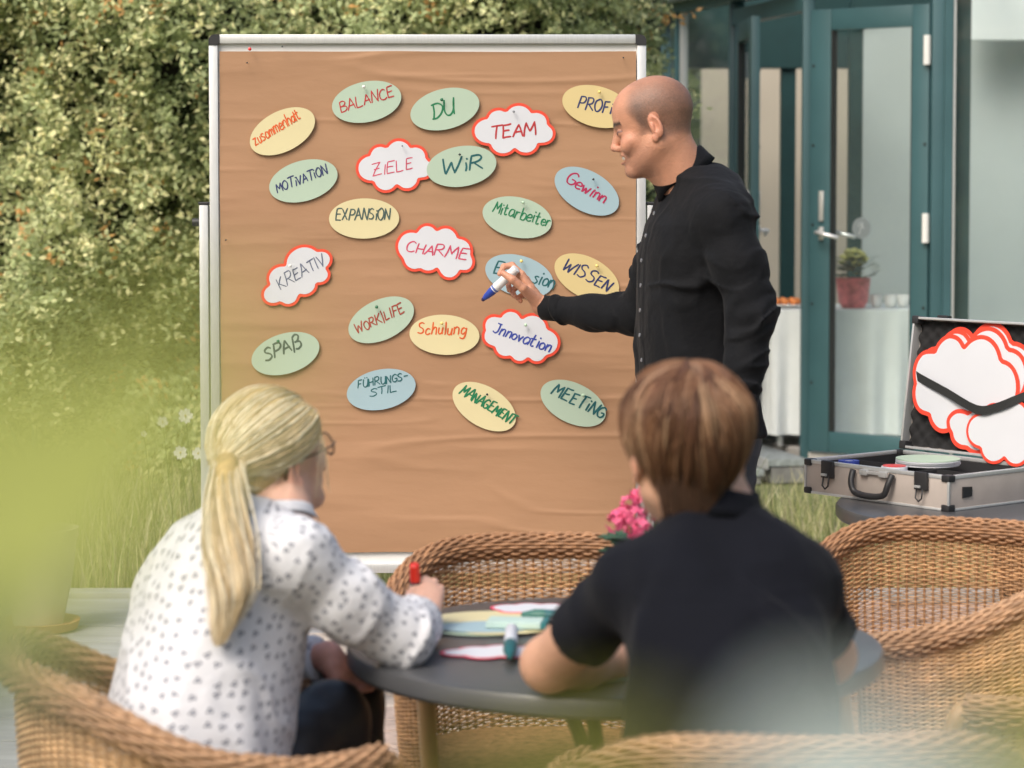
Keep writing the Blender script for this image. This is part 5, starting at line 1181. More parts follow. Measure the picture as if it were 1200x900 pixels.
# ------------------------------------------------------------------ the standing man
m_black = mat('black_cotton', (.0032, .0038, .0055), .82, var=.25, scale=9, bump=.22, bscale=55, sheen=.03, spec=.22)
m_jeans = mat('dark_trousers', (.05, .052, .06), .8, var=.2, scale=20, bump=.3, bscale=150)
m_shoe = mat('black_leather', (.02, .018, .016), .4, var=.2)
def man():
    YB = 6.1; skin = (.52, .255, .160)
    t = thing('person', 'standing man in a black shirt with shaved head writing on the board', 'person', (A(820, 800, YB)[0], YB, 0))
    fb = np.array([-math.cos(math.radians(14)), -math.sin(math.radians(14)), 0]); lb = np.array([-fb[1], fb[0], 0])*-1
    lb = np.array([math.sin(math.radians(14)), -math.cos(math.radians(14)), 0])      # his left, towards the viewer
    H = Head(A(764, 143.5, YB-.02), (-.97, .12, -.24), 1.0, 0, 'm', True)
    neck0 = H.wor((0, -.030, -.050)); neck1 = A(806, 215, YB)
    S = lambda px, py, a, b: (A(px, py, YB), a, b)
    secs = [S(824, 512, .195, .150), S(816, 455, .180, .140), S(810, 400, .172, .134), S(812, 350, .180, .138), S(816, 300, .195, .142), S(820, 262, .205, .128), S(824, 235, .192, .100), S(824, 214, .135, .082), S(818, 196, .078, .070)]
    shL = A(847, 252, YB-.19); elL = A(881, 366, YB-.23); wrL = A(866, 478, YB-.27)
    shR = A(800, 243, YB+.20); elR = A(748, 369, 6.44); wrR = A(642, 361, 6.60)
    def shirt(p):
        d = loft(p, secs, lb, fb)
        d = smin(d, rc(p, secs[-3][0]+lb*.02, shL-np.array([0, 0, .004]), .085, .068), .04)
        d = smin(d, rc(p, secs[-3][0]-lb*.02, shR-np.array([0, 0, .004]), .085, .066), .04)
        # belly pouch above the hem, shirt hangs forward
        aL = chain(p, [shL, (shL+elL)/2, elL, (elL+wrL)/2, wrL], [.064, .064, .058, .051, .040], .03)
        aR = chain(p, [shR, elR, (elR+wrR)/2+np.array([0, 0, -.004]), wrR], [.070, .057, .046, .033], .03)
        # folds: coarse drapes plus creases round elbows
        def creases(q, el, ax, fr, am):
            r = np.sqrt(((q-el)**2).sum(1)); return am*np.exp(-(r/.10)**2)*np.sin((q@ax)*fr+3*vnoise(q*11))
        axL = (wrL-shL)/np.linalg.norm(wrL-shL); axR = (wrR-shR)/np.linalg.norm(wrR-shR)
        aL = aL+creases(p, elL, axL, 90, .0018)-.0068*folds(p, shL, wrL, 12, 4, 2.2)-.0040*folds(p, shL, wrL, 24, 8, 7.7)
        aR = aR+creases(p, elR, axR, 95, .0015)-.0070*folds(p, shR, wrR, 13, 5, 5.2)-.0030*folds(p, shR, wrR, 28, 9, 3.7)
        d = d-.0065*ridge(p, (6, 6, 3.2), 9.1)-.0060*folds(p, (0, 0, 0), (.5, .2, 1), 9, 4, 1.1)-.0022*ridge(p, (16, 16, 9), 4.1)
        d = smin(d, aL, .022); d = smin(d, aR, .025)
        d = d+.0016*np.exp(-(((p-shL)@(axL*.5+lb*.85)+.005)/.0022)**2)*(np.sqrt(((p-shL)**2).sum(1)) < .14)
        return d+.0012*np.exp(-((p[:, 2]-secs[6][0][2]+.012)/.002)**2)*((p-secs[6][0])@fb < .03)
    def shirt_cut(p):
        d = shirt(p)
        pl = ((p-wrR)@((wrR-elR)/np.linalg.norm(wrR-elR))); m = (((p-wrR)**2).sum(1) < .12**2); d = np.where(m, smax(d, pl-.010, .004), d)
        pl = ((p-wrL)@((wrL-elL)/np.linalg.norm(wrL-elL))); m = (((p-wrL)**2).sum(1) < .10**2); d = np.where(m, smax(d, pl-.010, .004), d)
        # hem dips front and back; placket ridge
        s = (p-secs[3][0]); latc = s@lb; fr = (s@fb) > .05
        d = d-np.where(fr, .0022*np.clip(1-np.abs(latc-.0)/.017, 0, .25)*4, 0)
        # neck opening
        return smax(d, -rc(p, neck1-np.array([0, 0, .01]), neck0, .055, .050), .004)
    lo, hi = bbox([secs[0][0]-.2, secs[-1][0]+.2, wrR-.04, shL, elL+np.array([.07, -.07, 0]), wrL-np.array([0, .06, .04])], .02)
    V, F = surfnet(shirt_cut, lo, hi, .0052)
    np_mesh('shirt', V, F, m_black, t, smooth=True)
    # trousers
    hip = A(824, 520, YB); kn = .50; 
    hl, hr = hip+lb*.09, hip-lb*.09
    def legpts(h, o): return [h+np.array([0, 0, -.02]), np.array([h[0]+o*.5, h[1], .50]), np.array([h[0]+o, h[1], .10])]
    lgL, lgR = legpts(hl, .03), legpts(hr, -.02)
    def trs(p):
        d = smin(chain(p, lgL, [.105, .078, .062], .03), chain(p, lgR, [.105, .078, .062], .03), .03)
        d = smin(d, ell(p, hip+np.array([0, 0, .03]), (.15, .17, .13)), .04)
        return smax(d-.004*ridge(p, (8, 8, 14), 3), -(p[:, 2]-.07), .005)
    V, F = surfnet(trs, *bbox([hip+.2, hip-.2, lgL[2], lgR[2]], .12), .009); np_mesh('trousers', V, F, m_jeans, t, smooth=True)
    for (f_) in (lgL[2], lgR[2]):
        def sh(p): 
            d = chain(p, [(f_[0]+.04, f_[1], .045), (f_[0]-.06, f_[1]-.015, .042), (f_[0]-.17, f_[1]-.04, .035)], [.042, .043, .035], .03); d = smin(d, rc(p, (f_[0], f_[1], .04), (f_[0], f_[1], .12), .045, .045), .03)
            return smax(d, -(p[:, 2]-.012), .006)
        V, F = surfnet(sh, (f_[0]-.25, f_[1]-.12, 0), (f_[0]+.12, f_[1]+.1, .18), .006); np_mesh('shoe', V, F, m_shoe, t, smooth=True)
    # body: fine head with neck, hands, coarse core inside the clothes
    hf = lambda p: smin(smin(H.sdf(p), rc(p, neck0, neck1, .056, .063), .035), rc(p, H.wor((0, .01, -.07)), neck1+fb*.02, .046, .052), .04)
    c_ = H.c; V, F = surfnet(hf, np.minimum(c_, neck1)-.125, np.maximum(c_, neck1)+.135, .0021); V1 = (V, F, H.colour(V, skin, (.03, .02, .018)))
    Wr = A(634, 358.5, 6.61)
    G = lambda *q: [A(*v) for v in q]
    fR = [G((611, 322, 6.61), (600, 311, 6.628), (590.5, 312.5, 6.622), (585.5, 321, 6.612)), G((616, 328, 6.64), (604.5, 321, 6.658), (595, 329, 6.652), (597, 340, 6.63)),
          G((621, 335, 6.66), (609, 333, 6.68), (600, 341, 6.67), (603, 347, 6.645)), G((625, 343, 6.672), (615, 344, 6.69), (607, 349, 6.68), (610, 353, 6.66))]
    tR = G((627, 351, 6.592), (613, 338, 6.566), (600.5, 327.5, 6.560), (590, 320.5, 6.569))
    hfR = mk_hand(Wr, fR, tR, 1.04)
    pts = [q for f_ in fR for q in f_[1:]]+tR[2:]
    V2 = skin_hand(hfR, None, Wr, (elR*.55+wrR*.45), pts, skin, (.0255, .034))
    # left hand hanging by the hip, relaxed
    fwd = np.array([-.12, 0, -1.]); fwd /= np.linalg.norm(fwd); th = np.array([-1, 0, .1]); nn = np.array([0, 1., 0])
    Wl = wrL+fwd*.02; fL = []
    for i, o in enumerate((.028, .010, -.009, -.027)):
        m0 = Wl+fwd*(.088-.004*abs(i-1))+th*o*.95; L_ = (.040, .044, .041, .032)[i]; a = Vector(fwd)
        a1 = fwd*.9+nn*.35+th*.05; a2 = fwd*.6+nn*.75; a3 = fwd*.3+nn*.9
        p1 = m0+a1/np.linalg.norm(a1)*L_; p2 = p1+a2/np.linalg.norm(a2)*L_*.62; p3 = p2+a3/np.linalg.norm(a3)*L_*.5; fL.append([m0, p1, p2, p3])
    tL = [Wl+fwd*.025+th*.022+nn*.012, Wl+fwd*.060+th*.042+nn*.022, Wl+fwd*.090+th*.046+nn*.032, Wl+fwd*.112+th*.040+nn*.040]
    V3_ = skin_hand(mk_hand(Wl, fL, tL, 1.04), None, Wl, (elL+wrL)/2, [f_[3] for f_ in fL]+[tL[3]], skin, (.026, .032), h=.0024)
    def core(p):
        d = loft(p, [(c, a*.78, b*.75) for c, a, b in secs[:-1]], lb, fb); d = smin(d, chain(p, [shL, elL, wrL*.8+elL*.2], [.05, .04, .03], .03), .03); d = smin(d, chain(p, [shR, elR, wrR*.8+elR*.2], [.05, .04, .026], .03), .03)
        d = smin(d, chain(p, lgL, [.08, .055, .04], .03), .03); d = smin(d, chain(p, lgR, [.08, .055, .04], .03), .03); return smin(d, rc(p, secs[-2][0]+fb*.02, neck1, .035, .035), .02)
    V, F = surfnet(core, *bbox([wrR, elL, secs[-1][0]+.1, lgL[2], lgR[2], wrL], .08), .014); V4 = (V, F, np.repeat(np.array([skin]), len(V), 0))
    V, F, C = joinm([V1, V2, V3_, V4]); np_mesh('body', V, F, m_skin, t, smooth=True, col=C)
    # teeth
    tp = [H.wor((x, .0885-abs(x)*.26, -.0700)) for x in np.linspace(-.021, .021, 9)]
    MB().tube(tp, .0060, 8).build('teeth', mat('teeth', (.78, .74, .66), .3), t, smooth=True)
    collar(A(800, 203, YB), (-1, .05, 0), math.radians(-33), .062, .074, .030, m_black, t, leaf=.045, gap=14, tips=.022)
    # cuffs
    for (w, e, r_) in ((wrR, elR, .0345), (wrL, elL, .042)):
        ax = (w-e)/np.linalg.norm(w-e); MB().lathe([(r_*.9, -.052), (r_*1.03, -.050), (r_*.99, .012), (r_*.93, .014), (r_*.90, -.01)], Vector(w), 36, Vector(ax), cap=False).build('cuff', m_black, t, smooth=True)
    # buttons down the placket
    for py in (250, 276, 305, 334, 363, 392, 421):
        c0 = A(800, py, YB); lo_ = .0; o_ = c0+fb*.35
        for _ in range(60):
            dd = shirt(o_[None, :])[0]
            if dd < .0008: break
            o_ = o_-fb*max(dd*.7, .0005)
        MB().lathe([(.0052, -.001), (.0056, .0015), (.0045, .0026), (.001, .002)], Vector(o_+fb*.002), 12, Vector(fb)).build('button', mat('pearl_button', (.16, .17, .19), .25), t, smooth='auto')
    # pen
    a = A(605.5, 314.5, 6.592); b = A(565, 352, 6.632); L_ = np.linalg.norm(b-a); ax = Vector((b-a)/L_)
    pn = thing('marker_pen', 'thick white marker with blue tip held by the standing man', 'marker', tuple(a))
    MB().lathe([(.0085, 0), (.0118, .0012), (.0125, .004), (.0125, L_*.66)], Vector(a), 24, ax).build('barrel', mat('white_plastic', (.72, .72, .72), .35, var=.02), pn, smooth='auto')
    MB().lathe([(.0118, 0), (.0118, .003), (.0115, L_*.08), (.0085, L_*.22), (.0060, L_*.28)], Vector(a)+ax*(L_*.66+.0004), 24, ax).build('blue_collar', mat('blue_plastic', (.02, .05, .30), .4), pn, smooth='auto')
    MB().lathe([(.0055, 0), (.0050, L_*.045), (.003, L_*.06)], Vector(a)+ax*(L_*.94+.0008), 16, ax).build('nib', mat('nib_dark', (.02, .01, .06), .6), pn, smooth='auto')
    MB().lathe([(.0127, 0), (.0127, .006)], Vector(a)+ax*(L_*.60), 24, ax).build('print_band', mat('band_blue', (.10, .14, .35), .4), pn, smooth='auto')
man()
# ------------------------------------------------------------------ hair helpers
def taper(m, r0, tip=.25, root=.7): t = np.linspace(0, 1, m); return r0*np.where(t < .15, root+(1-root)*t/.15, 1-(1-tip)*np.clip((t-.5)/.5, 0, 1)**2)
def strands(name, P, r0, cols, m, parent, tip=.25, sides=4):
    n, k, _ = P.shape; R = np.repeat(taper(k, 1, tip)[None], n, 0)*r0[:, None]
    V, F = tubes_np(P, R, sides, up=np.array([.3, .2, 1.]))
    o = np_mesh(name, V, F, m, parent, smooth=True, col=np.repeat(cols, k*sides, 0)); return o
m_hair = mat('hair', attr=True, rough=.55, var=.12, scale=70, stretch=(1, 1, .25), spec=.35)

# ------------------------------------------------------------------ the blonde woman
def print_mat():
    m = bpy.data.materials.new('sprig_print'); m.use_nodes = True; t = m.node_tree; L = t.links; b = t.nodes['Principled BSDF']
    tc = t.nodes.new('ShaderNodeTexCoord'); 
    at_ = t.nodes.new('ShaderNodeAttribute'); at_.attribute_name = 'Col'
    sc = t.nodes.new('ShaderNodeVectorMath'); sc.operation = 'SCALE'; sc.inputs['Scale'].default_value = 44; L.new(at_.outputs['Vector'], sc.inputs[0])
    vo = t.nodes.new('ShaderNodeTexVoronoi'); vo.voronoi_dimensions = '2D'; vo.inputs['Scale'].default_value = 1; vo.inputs['Randomness'].default_value = .6; L.new(sc.outputs[0], vo.inputs['Vector'])
    sub = t.nodes.new('ShaderNodeVectorMath'); sub.operation = 'SUBTRACT'; L.new(sc.outputs[0], sub.inputs[0]); L.new(vo.outputs['Position'], sub.inputs[1])
    rotn = t.nodes.new('ShaderNodeVectorRotate'); rotn.rotation_type = 'Z_AXIS'; L.new(sub.outputs[0], rotn.inputs['Vector'])
    sx_ = t.nodes.new('ShaderNodeSeparateXYZ'); L.new(vo.outputs['Color'], sx_.inputs[0]); ma = t.nodes.new('ShaderNodeMath'); ma.operation = 'MULTIPLY'; ma.inputs[1].default_value = 2.5; L.new(sx_.outputs[0], ma.inputs[0]); L.new(ma.outputs[0], rotn.inputs['Angle'])
    acc = None
    for (x, y, r) in ((-.14, .02, .09), (.12, .06, .085), (.02, -.15, .08), (.0, .19, .035), (.04, .0, .03)):
        d = t.nodes.new('ShaderNodeVectorMath'); d.operation = 'DISTANCE'; L.new(rotn.outputs[0], d.inputs[0]); d.inputs[1].default_value = (x, y, 0)
        s = t.nodes.new('ShaderNodeMath'); s.operation = 'SUBTRACT'; L.new(d.outputs['Value'], s.inputs[0]); s.inputs[1].default_value = r
        if acc is None: acc = s
        else: mn = t.nodes.new('ShaderNodeMath'); mn.operation = 'MINIMUM'; L.new(acc.outputs[0], mn.inputs[0]); L.new(s.outputs[0], mn.inputs[1]); acc = mn
    mr = t.nodes.new('ShaderNodeMapRange'); mr.inputs[1].default_value = -.02; mr.inputs[2].default_value = .03; mr.inputs[3].default_value = 1.0; mr.inputs[4].default_value = 0; L.new(acc.outputs[0], mr.inputs[0])
    mx = t.nodes.new('ShaderNodeMix'); mx.data_type = 'RGBA'; L.new(mr.outputs[0], mx.inputs[0]); mx.inputs[6].default_value = (.62, .63, .66, 1); mx.inputs[7].default_value = (.05, .06, .10, 1)
    L.new(mx.outputs[2], b.inputs['Base Color']); b.inputs['Roughness'].default_value = .75; b.inputs['Sheen Weight'].default_value = .1
    nb = t.nodes.new('ShaderNodeTexNoise'); nb.inputs['Scale'].default_value = 45; L.new(tc.outputs['Object'], nb.inputs[0]); bp = t.nodes.new('ShaderNodeBump'); bp.inputs['Strength'].default_value = .25; bp.inputs['Distance'].default_value = .01; L.new(nb.outputs[0], bp.inputs['Height']); L.new(bp.outputs[0], b.inputs['Normal'])
    return m
def woman():
    skin = (.62, .37, .27)
    t = thing('person', 'seated blonde woman with ponytail and glasses in a white sprigged blouse', 'person', (A(250, 800, 4.05)[0], 4.05, 0))
    H = Head(A(319, 530, 4.2), (.72, .64, .20), .95, math.radians(4), 'w')
    ft = np.array([.90, .43, 0]); ft /= np.linalg.norm(ft); rt = np.array([ft[1], -ft[0], 0])     # her right, towards the viewer
    S = lambda px, py, Y, a, b: (A(px, py, Y), a, b)
    secs = [S(226, 925, 3.98, .200, .160), S(232, 860, 4.0, .192, .152), S(244, 790, 4.03, .180, .143), S(258, 730, 4.06, .175, .137), S(270, 680, 4.08, .170, .126), S(284, 642, 4.10, .152, .102), S(304, 614, 4.13, .100, .072), S(322, 598, 4.16, .056, .052)]
    shR = A(346, 652, 3.97); elR = A(470, 744, 4.06); wrR = A(494, 728, 4.27)
    shL = A(238, 655, 4.24); elL = A(302, 790, 4.34); wrL = A(384, 770, 4.27)
    neck0 = H.wor((0, -.030, -.055)); neck1 = A(326, 604, 4.15)
    def shirt(p):
        d = loft(p, secs, rt, ft, 2.2)
        d = d-.0085*ridge(p, (5, 5, 2.6), 3.3)-.0085*folds(p, (0, 0, 0), (-.7, .1, .7), 9, 4, 4.4)-.003*ridge(p, (14, 14, 8), 8.3)
        # drape from armpit
        aR = chain(p, [shR, (shR+elR)/2+np.array([0, 0, -.012]), elR, (elR+wrR)/2, wrR], [.060, .056, .050, .042, .032], .04)
        aR = aR-.0100*folds(p, shR, elR, 10, 4, 1.4)-.0045*folds(p, shR, wrR, 22, 8, 6.1)
        aL = chain(p, [shL, elL, wrL], [.066, .058, .040], .04)-.005*folds(p, shL, elL, 15, 7, 9.4)
        d = smin(d, rc(p, secs[-3][0]+rt*.03, shR, .074, .060), .05); d = smin(d, rc(p, secs[-3][0]-rt*.03, shL, .070, .055), .05)
        d = smin(d, aR, .035); d = smin(d, aL, .03)
        return d
    def cut(p):
        d = shirt(p)
        for (w, e) in ((wrR, elR), (wrL, elL)):
            pl = (p-w)@((w-e)/np.linalg.norm(w-e)); m = (((p-w)**2).sum(1) < .12**2); d = np.where(m, smax(d, pl+.018, .006), d)
        hem = -(p[:, 2]-.50-.02*np.sin(p[:, 0]*9)); d = smax(d, hem, .01)
        return smax(d, -rc(p, neck1-np.array([0, 0, .005]), neck0, .046, .046), .004)
    lo, hi = bbox([secs[0][0]-.18, secs[0][0]+np.array([.1, .18, 0]), secs[-1][0]+.03, shR-.09, elR+np.array([.08, -.09, 0]), wrR+.06, shL+np.array([-.09, .1, 0]), elL+.08, wrL+.05], .01)
    V, F = surfnet(cut, lo, hi, .0058)
    # unrolled cloth coordinates for the print: round the torso, along the sleeves
    def limb(p, a, b, off):
        ax = (b-a)/np.linalg.norm(b-a); o1 = np.cross(ax, (0, -1., .1)); o1 /= np.linalg.norm(o1); o2 = np.cross(ax, o1); q = p-a; return np.stack([np.arctan2(q@o2, q@o1)*.066+off, q@ax+off], 1)
    dT = loft(V, secs, rt, ft, 2.2); dU = rc(V, shR, elR, .074, .062); dF = rc(V, elR, wrR, .062, .034); dL = chain(V, [shL, elL, wrL], [.066, .058, .04])
    ctr_ = np.array([s[0] for s in secs]); cx_ = np.interp(V[:, 2], ctr_[:, 2], ctr_[:, 0]); cy_ = np.interp(V[:, 2], ctr_[:, 2], ctr_[:, 1])
    UV = np.stack([np.arctan2((V[:, 0]-cx_)*rt[0]+(V[:, 1]-cy_)*rt[1], -((V[:, 0]-cx_)*ft[0]+(V[:, 1]-cy_)*ft[1]))*.165, V[:, 2]], 1)
    best = np.argmin(np.stack([dT-.012, dU, dF, dL], 1), 1)
    for i_, L_ in ((1, limb(V, shR, elR, 3.)), (2, limb(V, elR, wrR, 5.)), (3, limb(V, shL, elL, 7.))): UV = np.where((best == i_)[:, None], L_, UV)
    np_mesh('blouse', V, F, print_mat(), t, smooth=True, col=np.concatenate([UV, UV[:, :1]*0], 1))
    # trousers
    hip = A(236, 958, 4.0); kR = A(388, 842, 4.14); kL = kR+np.array([.02, .16, -.01]); 
    hR = hip+rt*.09; hL = hip-rt*.09
    def trs(p):
        d = smin(chain(p, [hR, (hR+kR)/2+np.array([0, 0, .015]), kR], [.10, .084, .063], .03), chain(p, [kR, (kR[0]+.07, kR[1]+.05, .10)], [.062, .042], .03), .02)
        d2 = smin(chain(p, [hL, kL], [.10, .063], .03), chain(p, [kL, (kL[0]+.04, kL[1]+.02, .10)], [.062, .042], .03), .02)
        d = smin(d, d2, .02); d = smin(d, ell(p, hip, (.16, .17, .12)), .05); return smax(d-.0025*ridge(p, (14, 14, 14), 3), -(p[:, 2]-.07), .005)
    V, F = surfnet(trs, *bbox([hip-.08, hip+.08, kR, kL, (kR[0]+.07, kR[1]+.05, .08)], .13), .0085)
    np_mesh('trousers', V, F, mat('black_trousers', (.012, .012, .014), .42, var=.2, scale=10, spec=.45), t, smooth=True)
    for k_ in (kR+np.array([.07, .05, 0]), kL+np.array([.04, .02, 0])):
        def sh(p):
            d = chain(p, [(k_[0]-.03, k_[1], .045), (k_[0]+.06, k_[1]+.02, .042), (k_[0]+.15, k_[1]+.05, .033)], [.036, .036, .028], .03); return smax(smin(d, rc(p, (k_[0], k_[1], .04), (k_[0], k_[1], .12), .036, .04), .03), -(p[:, 2]-.012), .006)
        V, F = surfnet(sh, (k_[0]-.1, k_[1]-.1, 0), (k_[0]+.22, k_[1]+.14, .18), .007); np_mesh('shoe', V, F, m_shoe, t, smooth=True)
    # head and neck
    hf = lambda p: smin(smin(H.sdf(p), rc(p, neck0, neck1, .046, .050), .03), rc(p, H.wor((0, .008, -.07)), neck1+ft*.012, .038, .042), .035)
    V, F = surfnet(hf, np.minimum(H.c, neck1)-.12, np.maximum(H.c, neck1)+.12, .0026); V1 = (V, F, H.colour(V, skin, (.30, .19, .09)))
    G = lambda *q: [A(*v) for v in q]
    Wr = A(497, 722, 4.30)
    fR = [G((491, 695, 4.365), (485.5, 688, 4.395), (484.5, 696, 4.415), (486.5, 704, 4.415)), G((499, 689, 4.375), (499, 681, 4.405), (494.5, 688, 4.425), (493, 698, 4.42)),
          G((507, 690, 4.375), (508.5, 683, 4.40), (505, 692, 4.42), (501, 702, 4.415)), G((514, 697, 4.365), (516, 690, 4.385), (513, 698, 4.405), (508, 707, 4.40))]
    tR = G((489, 714, 4.32), (483, 706, 4.345), (481.5, 697, 4.375), (486, 692, 4.395))
    V2 = skin_hand(mk_hand(Wr, fR, tR, .96), None, Wr, elR*.35+wrR*.65, [f_[3] for f_ in fR]+[tR[3]], skin, (.023, .027), h=.0019, tint=(.66, .34, .27))
    WL = A(383, 768, 4.27)
    fL = [G((408, 786, 4.27), (424, 795, 4.27), (434, 800, 4.265), (442, 803, 4.26)), G((404, 791, 4.255), (419, 802, 4.25), (428, 806, 4.245), (435, 806, 4.24)),
          G((399, 795, 4.245), (411, 806, 4.235), (419, 809, 4.23), (425, 808, 4.225)), G((393, 796, 4.235), (402, 807, 4.22), (408, 810, 4.215), (413, 810, 4.21))]
    tL = G((394, 772, 4.29), (408, 776, 4.305), (420, 785, 4.30), (428, 792, 4.29))
    V3_ = skin_hand(mk_hand(WL, fL, tL, .96), None, WL, elL*.35+wrL*.65, [f_[3] for f_ in fL]+[tL[3]], (.60, .30, .23), (.023, .027), h=.0022)
    def core(p):
        d = loft(p, [(c, a*.75, b*.72) for c, a, b in secs], rt, ft); d = smin(d, chain(p, [shR, elR, wrR*.75+elR*.25], [.045, .035, .026], .03), .03); d = smin(d, chain(p, [shL, elL, wrL*.75+elL*.25], [.045, .035, .026], .03), .03)
        d = smin(d, chain(p, [hR, kR, (kR[0]+.07, kR[1]+.05, .08)], [.07, .045, .03], .03), .03); d = smin(d, chain(p, [hL, kL, (kL[0]+.04, kL[1]+.02, .08)], [.07, .045, .03], .03), .03); return smin(d, rc(p, secs[-1][0], neck1, .04, .042), .02)
    V, F = surfnet(core, *bbox([hip-.1, elR, shL, neck1, kR+np.array([.1, .1, 0]), (kR[0], kR[1], .05), kL+.05], .08), .015); V4 = (V, F, np.repeat(np.array([skin]), len(V), 0))
    V, F, C = joinm([V1, V2, V3_, V4]); np_mesh('body', V, F, m_skin, t, smooth=True, col=C)
    collar(A(324, 600, 4.155), ft, math.radians(-12), .053, .060, .022, MATS.get('sprig') or bpy.data.materials['sprig_print'], t, leaf=.016, gap=20, tips=.004)
    # cuff ruffle
    # hair cap
    def cap(p):
        q = H.loc(p); x = np.abs(q[:, 0])
        d = ell(q, (0, -.016, .034), (.084, .104, .092)); d = smin(d, ell(q, (0, -.055, -.035), (.058, .045, .05)), .03)
        d = smin(d, ell(np.stack([x, q[:, 1], q[:, 2]], 1), (.052, .030, .035), (.030, .052, .050)), .02)
        # face opening and ear opening
        face = -(q[:, 1]-.062+.55*np.clip(q[:, 2]-.045, -.2, .1)*(-1)*0-.0-.10*np.clip(q[:, 2]-.03, 0, 1))
        d = smax(d, q[:, 1]-(.070+.25*np.clip(q[:, 2]-.03, 0, 1)-.30*np.clip(-.0-q[:, 2], 0, 1)), .010)
        low = -(q[:, 2]-(-.075+.95*np.clip(q[:, 1]+.045, 0, 1))); d = smax(d, low, .012)
        d = smax(d, -ell(np.stack([x, q[:, 1], q[:, 2]], 1), (.080, -.004, -.030), (.022, .022, .026)), .006)
        return (d-.0016*ridge(q, (28, 9, 40), 1.1))*H.s
    V, F = surfnet(cap, H.c-.13, H.c+.13, .0030)
    q = H.loc(V); base = np.array([.50, .36, .17]); C = base*(1+.22*vnoise(np.stack([q[:, 0]*22, q[:, 1]*8, q[:, 2]*60], 1)))[:, None]
    np_mesh('hair', V, F, m_hair, t, smooth=True, col=C)
    r = np.random.RandomState(4)
    tie = np.array([.0, -.116, .010])
    ps = H.loc(V); sel = r.choice(len(ps), 1500); st = ps[sel]; st = st[(st[:, 1] > -.10)]
    n = len(st); k = 12; P = np.zeros((n, k, 3)); ec = np.array([0, -.016, .030])
    rad = lambda v: 1/np.sqrt(((v/np.array([.0855, .1055, .0935]))**2).sum(-1))
    for j in range(k):
        f = j/(k-1); p = st*(1-f)+tie*f; p = p+np.array([0, 0, -.018])*np.sin(f*PI)*(st[:, 2:3] > .02)*.3
        v = p-ec; L_ = np.linalg.norm(v, axis=1, keepdims=True); u = v/L_; R_ = rad(u)[:, None]
        R0 = np.linalg.norm(st-ec, axis=1, keepdims=True); Rr = R_*np.clip(R0/rad((st-ec)/R0)[:, None], .7, 1.16)**(1-f)
        P[:, j] = ec+u*(Rr+.0012+.0022*np.sin(f*PI)*r.rand(n, 1))*(1+.0*f)
    P[:, -1] = tie+r.normal(0, .006, (n, 3)); PW = H.c+(P*H.s)@H.R
    cl = np.array([[.70, .585, .39], [.58, .46, .28], [.78, .70, .52], [.47, .36, .21], [.66, .545, .36]])
    def colr(key): return cl[np.clip(((vnoise(key)+1)*2.5).astype(int), 0, 4)]*r.uniform(.85, 1.15, (len(key), 1))
    o = strands('hair_strands', PW, r.uniform(.0007, .0016, n), colr(st*np.array([25, 25, 45])), m_hair, t, tip=.8); tag(o, kind='stuff')
    # ponytail
    T0 = H.wor(tie); mid = [T0+np.array([.004, 0, .004]), A(268, 546, 4.03), A(265, 588, 3.955), A(266, 640, 3.885), A(270, 690, 3.845), A(262, 732, 3.83), A(256, 757, 3.825)]
    wid = [.012, .019, .027, .033, .030, .018, .005]; dep = [.014, .026, .030, .026, .020, .012, .004]
    mid = np.array(mid); kk = 22; tt = np.linspace(0, len(mid)-1, kk)
    cm = np.array(catmull3([tuple(m) for m in mid], 12)); ct = np.linspace(0, len(mid)-1, len(cm))
    def ctr(x): return np.stack([np.interp(x, ct, cm[:, i]) for i in range(3)], -1)
    n = 2600; P = np.zeros((n, kk, 3)); a = r.uniform(0, 2*PI, n); rr = np.sqrt(r.rand(n)); e = r.uniform(.80, 1.0, n)
    e[r.rand(n) < .35] *= .86; fly = r.rand(n) < .06; rd = rr*(1+.12*r.randn(n))*np.where(fly, 1.35, 1); ph = r.uniform(0, 6, n)
    Wd = np.array([1., -.15, .05]); Dd = np.array([.1, 1., 0])
    for j, x in enumerate(tt):
        xe = x*e; c = ctr(xe); w = np.interp(xe, range(7), wid); dd = np.interp(xe, range(7), dep)
        tw = a+.25*x+.10*np.sin(ph+x*1.3)
        P[:, j] = c+Wd*(np.cos(tw)*rd*w)[:, None]+Dd*(np.sin(tw)*rd*dd)[:, None]
    o = strands('ponytail', P, r.uniform(.0007, .0016, n), colr(np.stack([a*3.5, rr*14, r.uniform(0, 1.5, n)], 1)), m_hair, t, tip=.3); tag(o, kind='stuff')
    pc = ctr(tt)
    def pt(p):
        d = None
        for j in range(len(pc)-2):
            e_ = rc(p, pc[j], pc[j+1], np.interp(tt[j], range(7), dep)*.66, np.interp(tt[j+1], range(7), dep)*.66); d = e_ if d is None else smin(d, e_, .01)
        return d
    V, F = surfnet(pt, pc.min(0)-.06, pc.max(0)+.06, .005); np_mesh('ponytail_core', V, F, m_hair, t, smooth=True, col=np.array([.46, .32, .14])*(1+.25*vnoise(V*np.array([90, 90, 5])))[:, None])
    MB().tube([T0+np.array(H.R[0])*.019*math.cos(x)+np.array(H.R[2])*.019*math.sin(x) for x in np.linspace(0, 2*PI, 17)[:-1]], .006, 8, closed=True).build('hair_tie', mat('tie_gold', (.42, .34, .20), .7), t, smooth=True)
    # loose wisps by the ear
    n = 12; P = np.zeros((n, 9, 3)); r2 = r.rand(n, 1)
    for j in range(9):
        f = j/8; P[:, j] = np.array([.080, .040, .03])+np.array([.004*math.sin(f*5), .012-.010*f, -.115*f])*np.array([1, 1, 1])+r.normal(0, .0008, (n, 3))+np.array([0, .03, 0])*(r2-.5)*(.4+f)
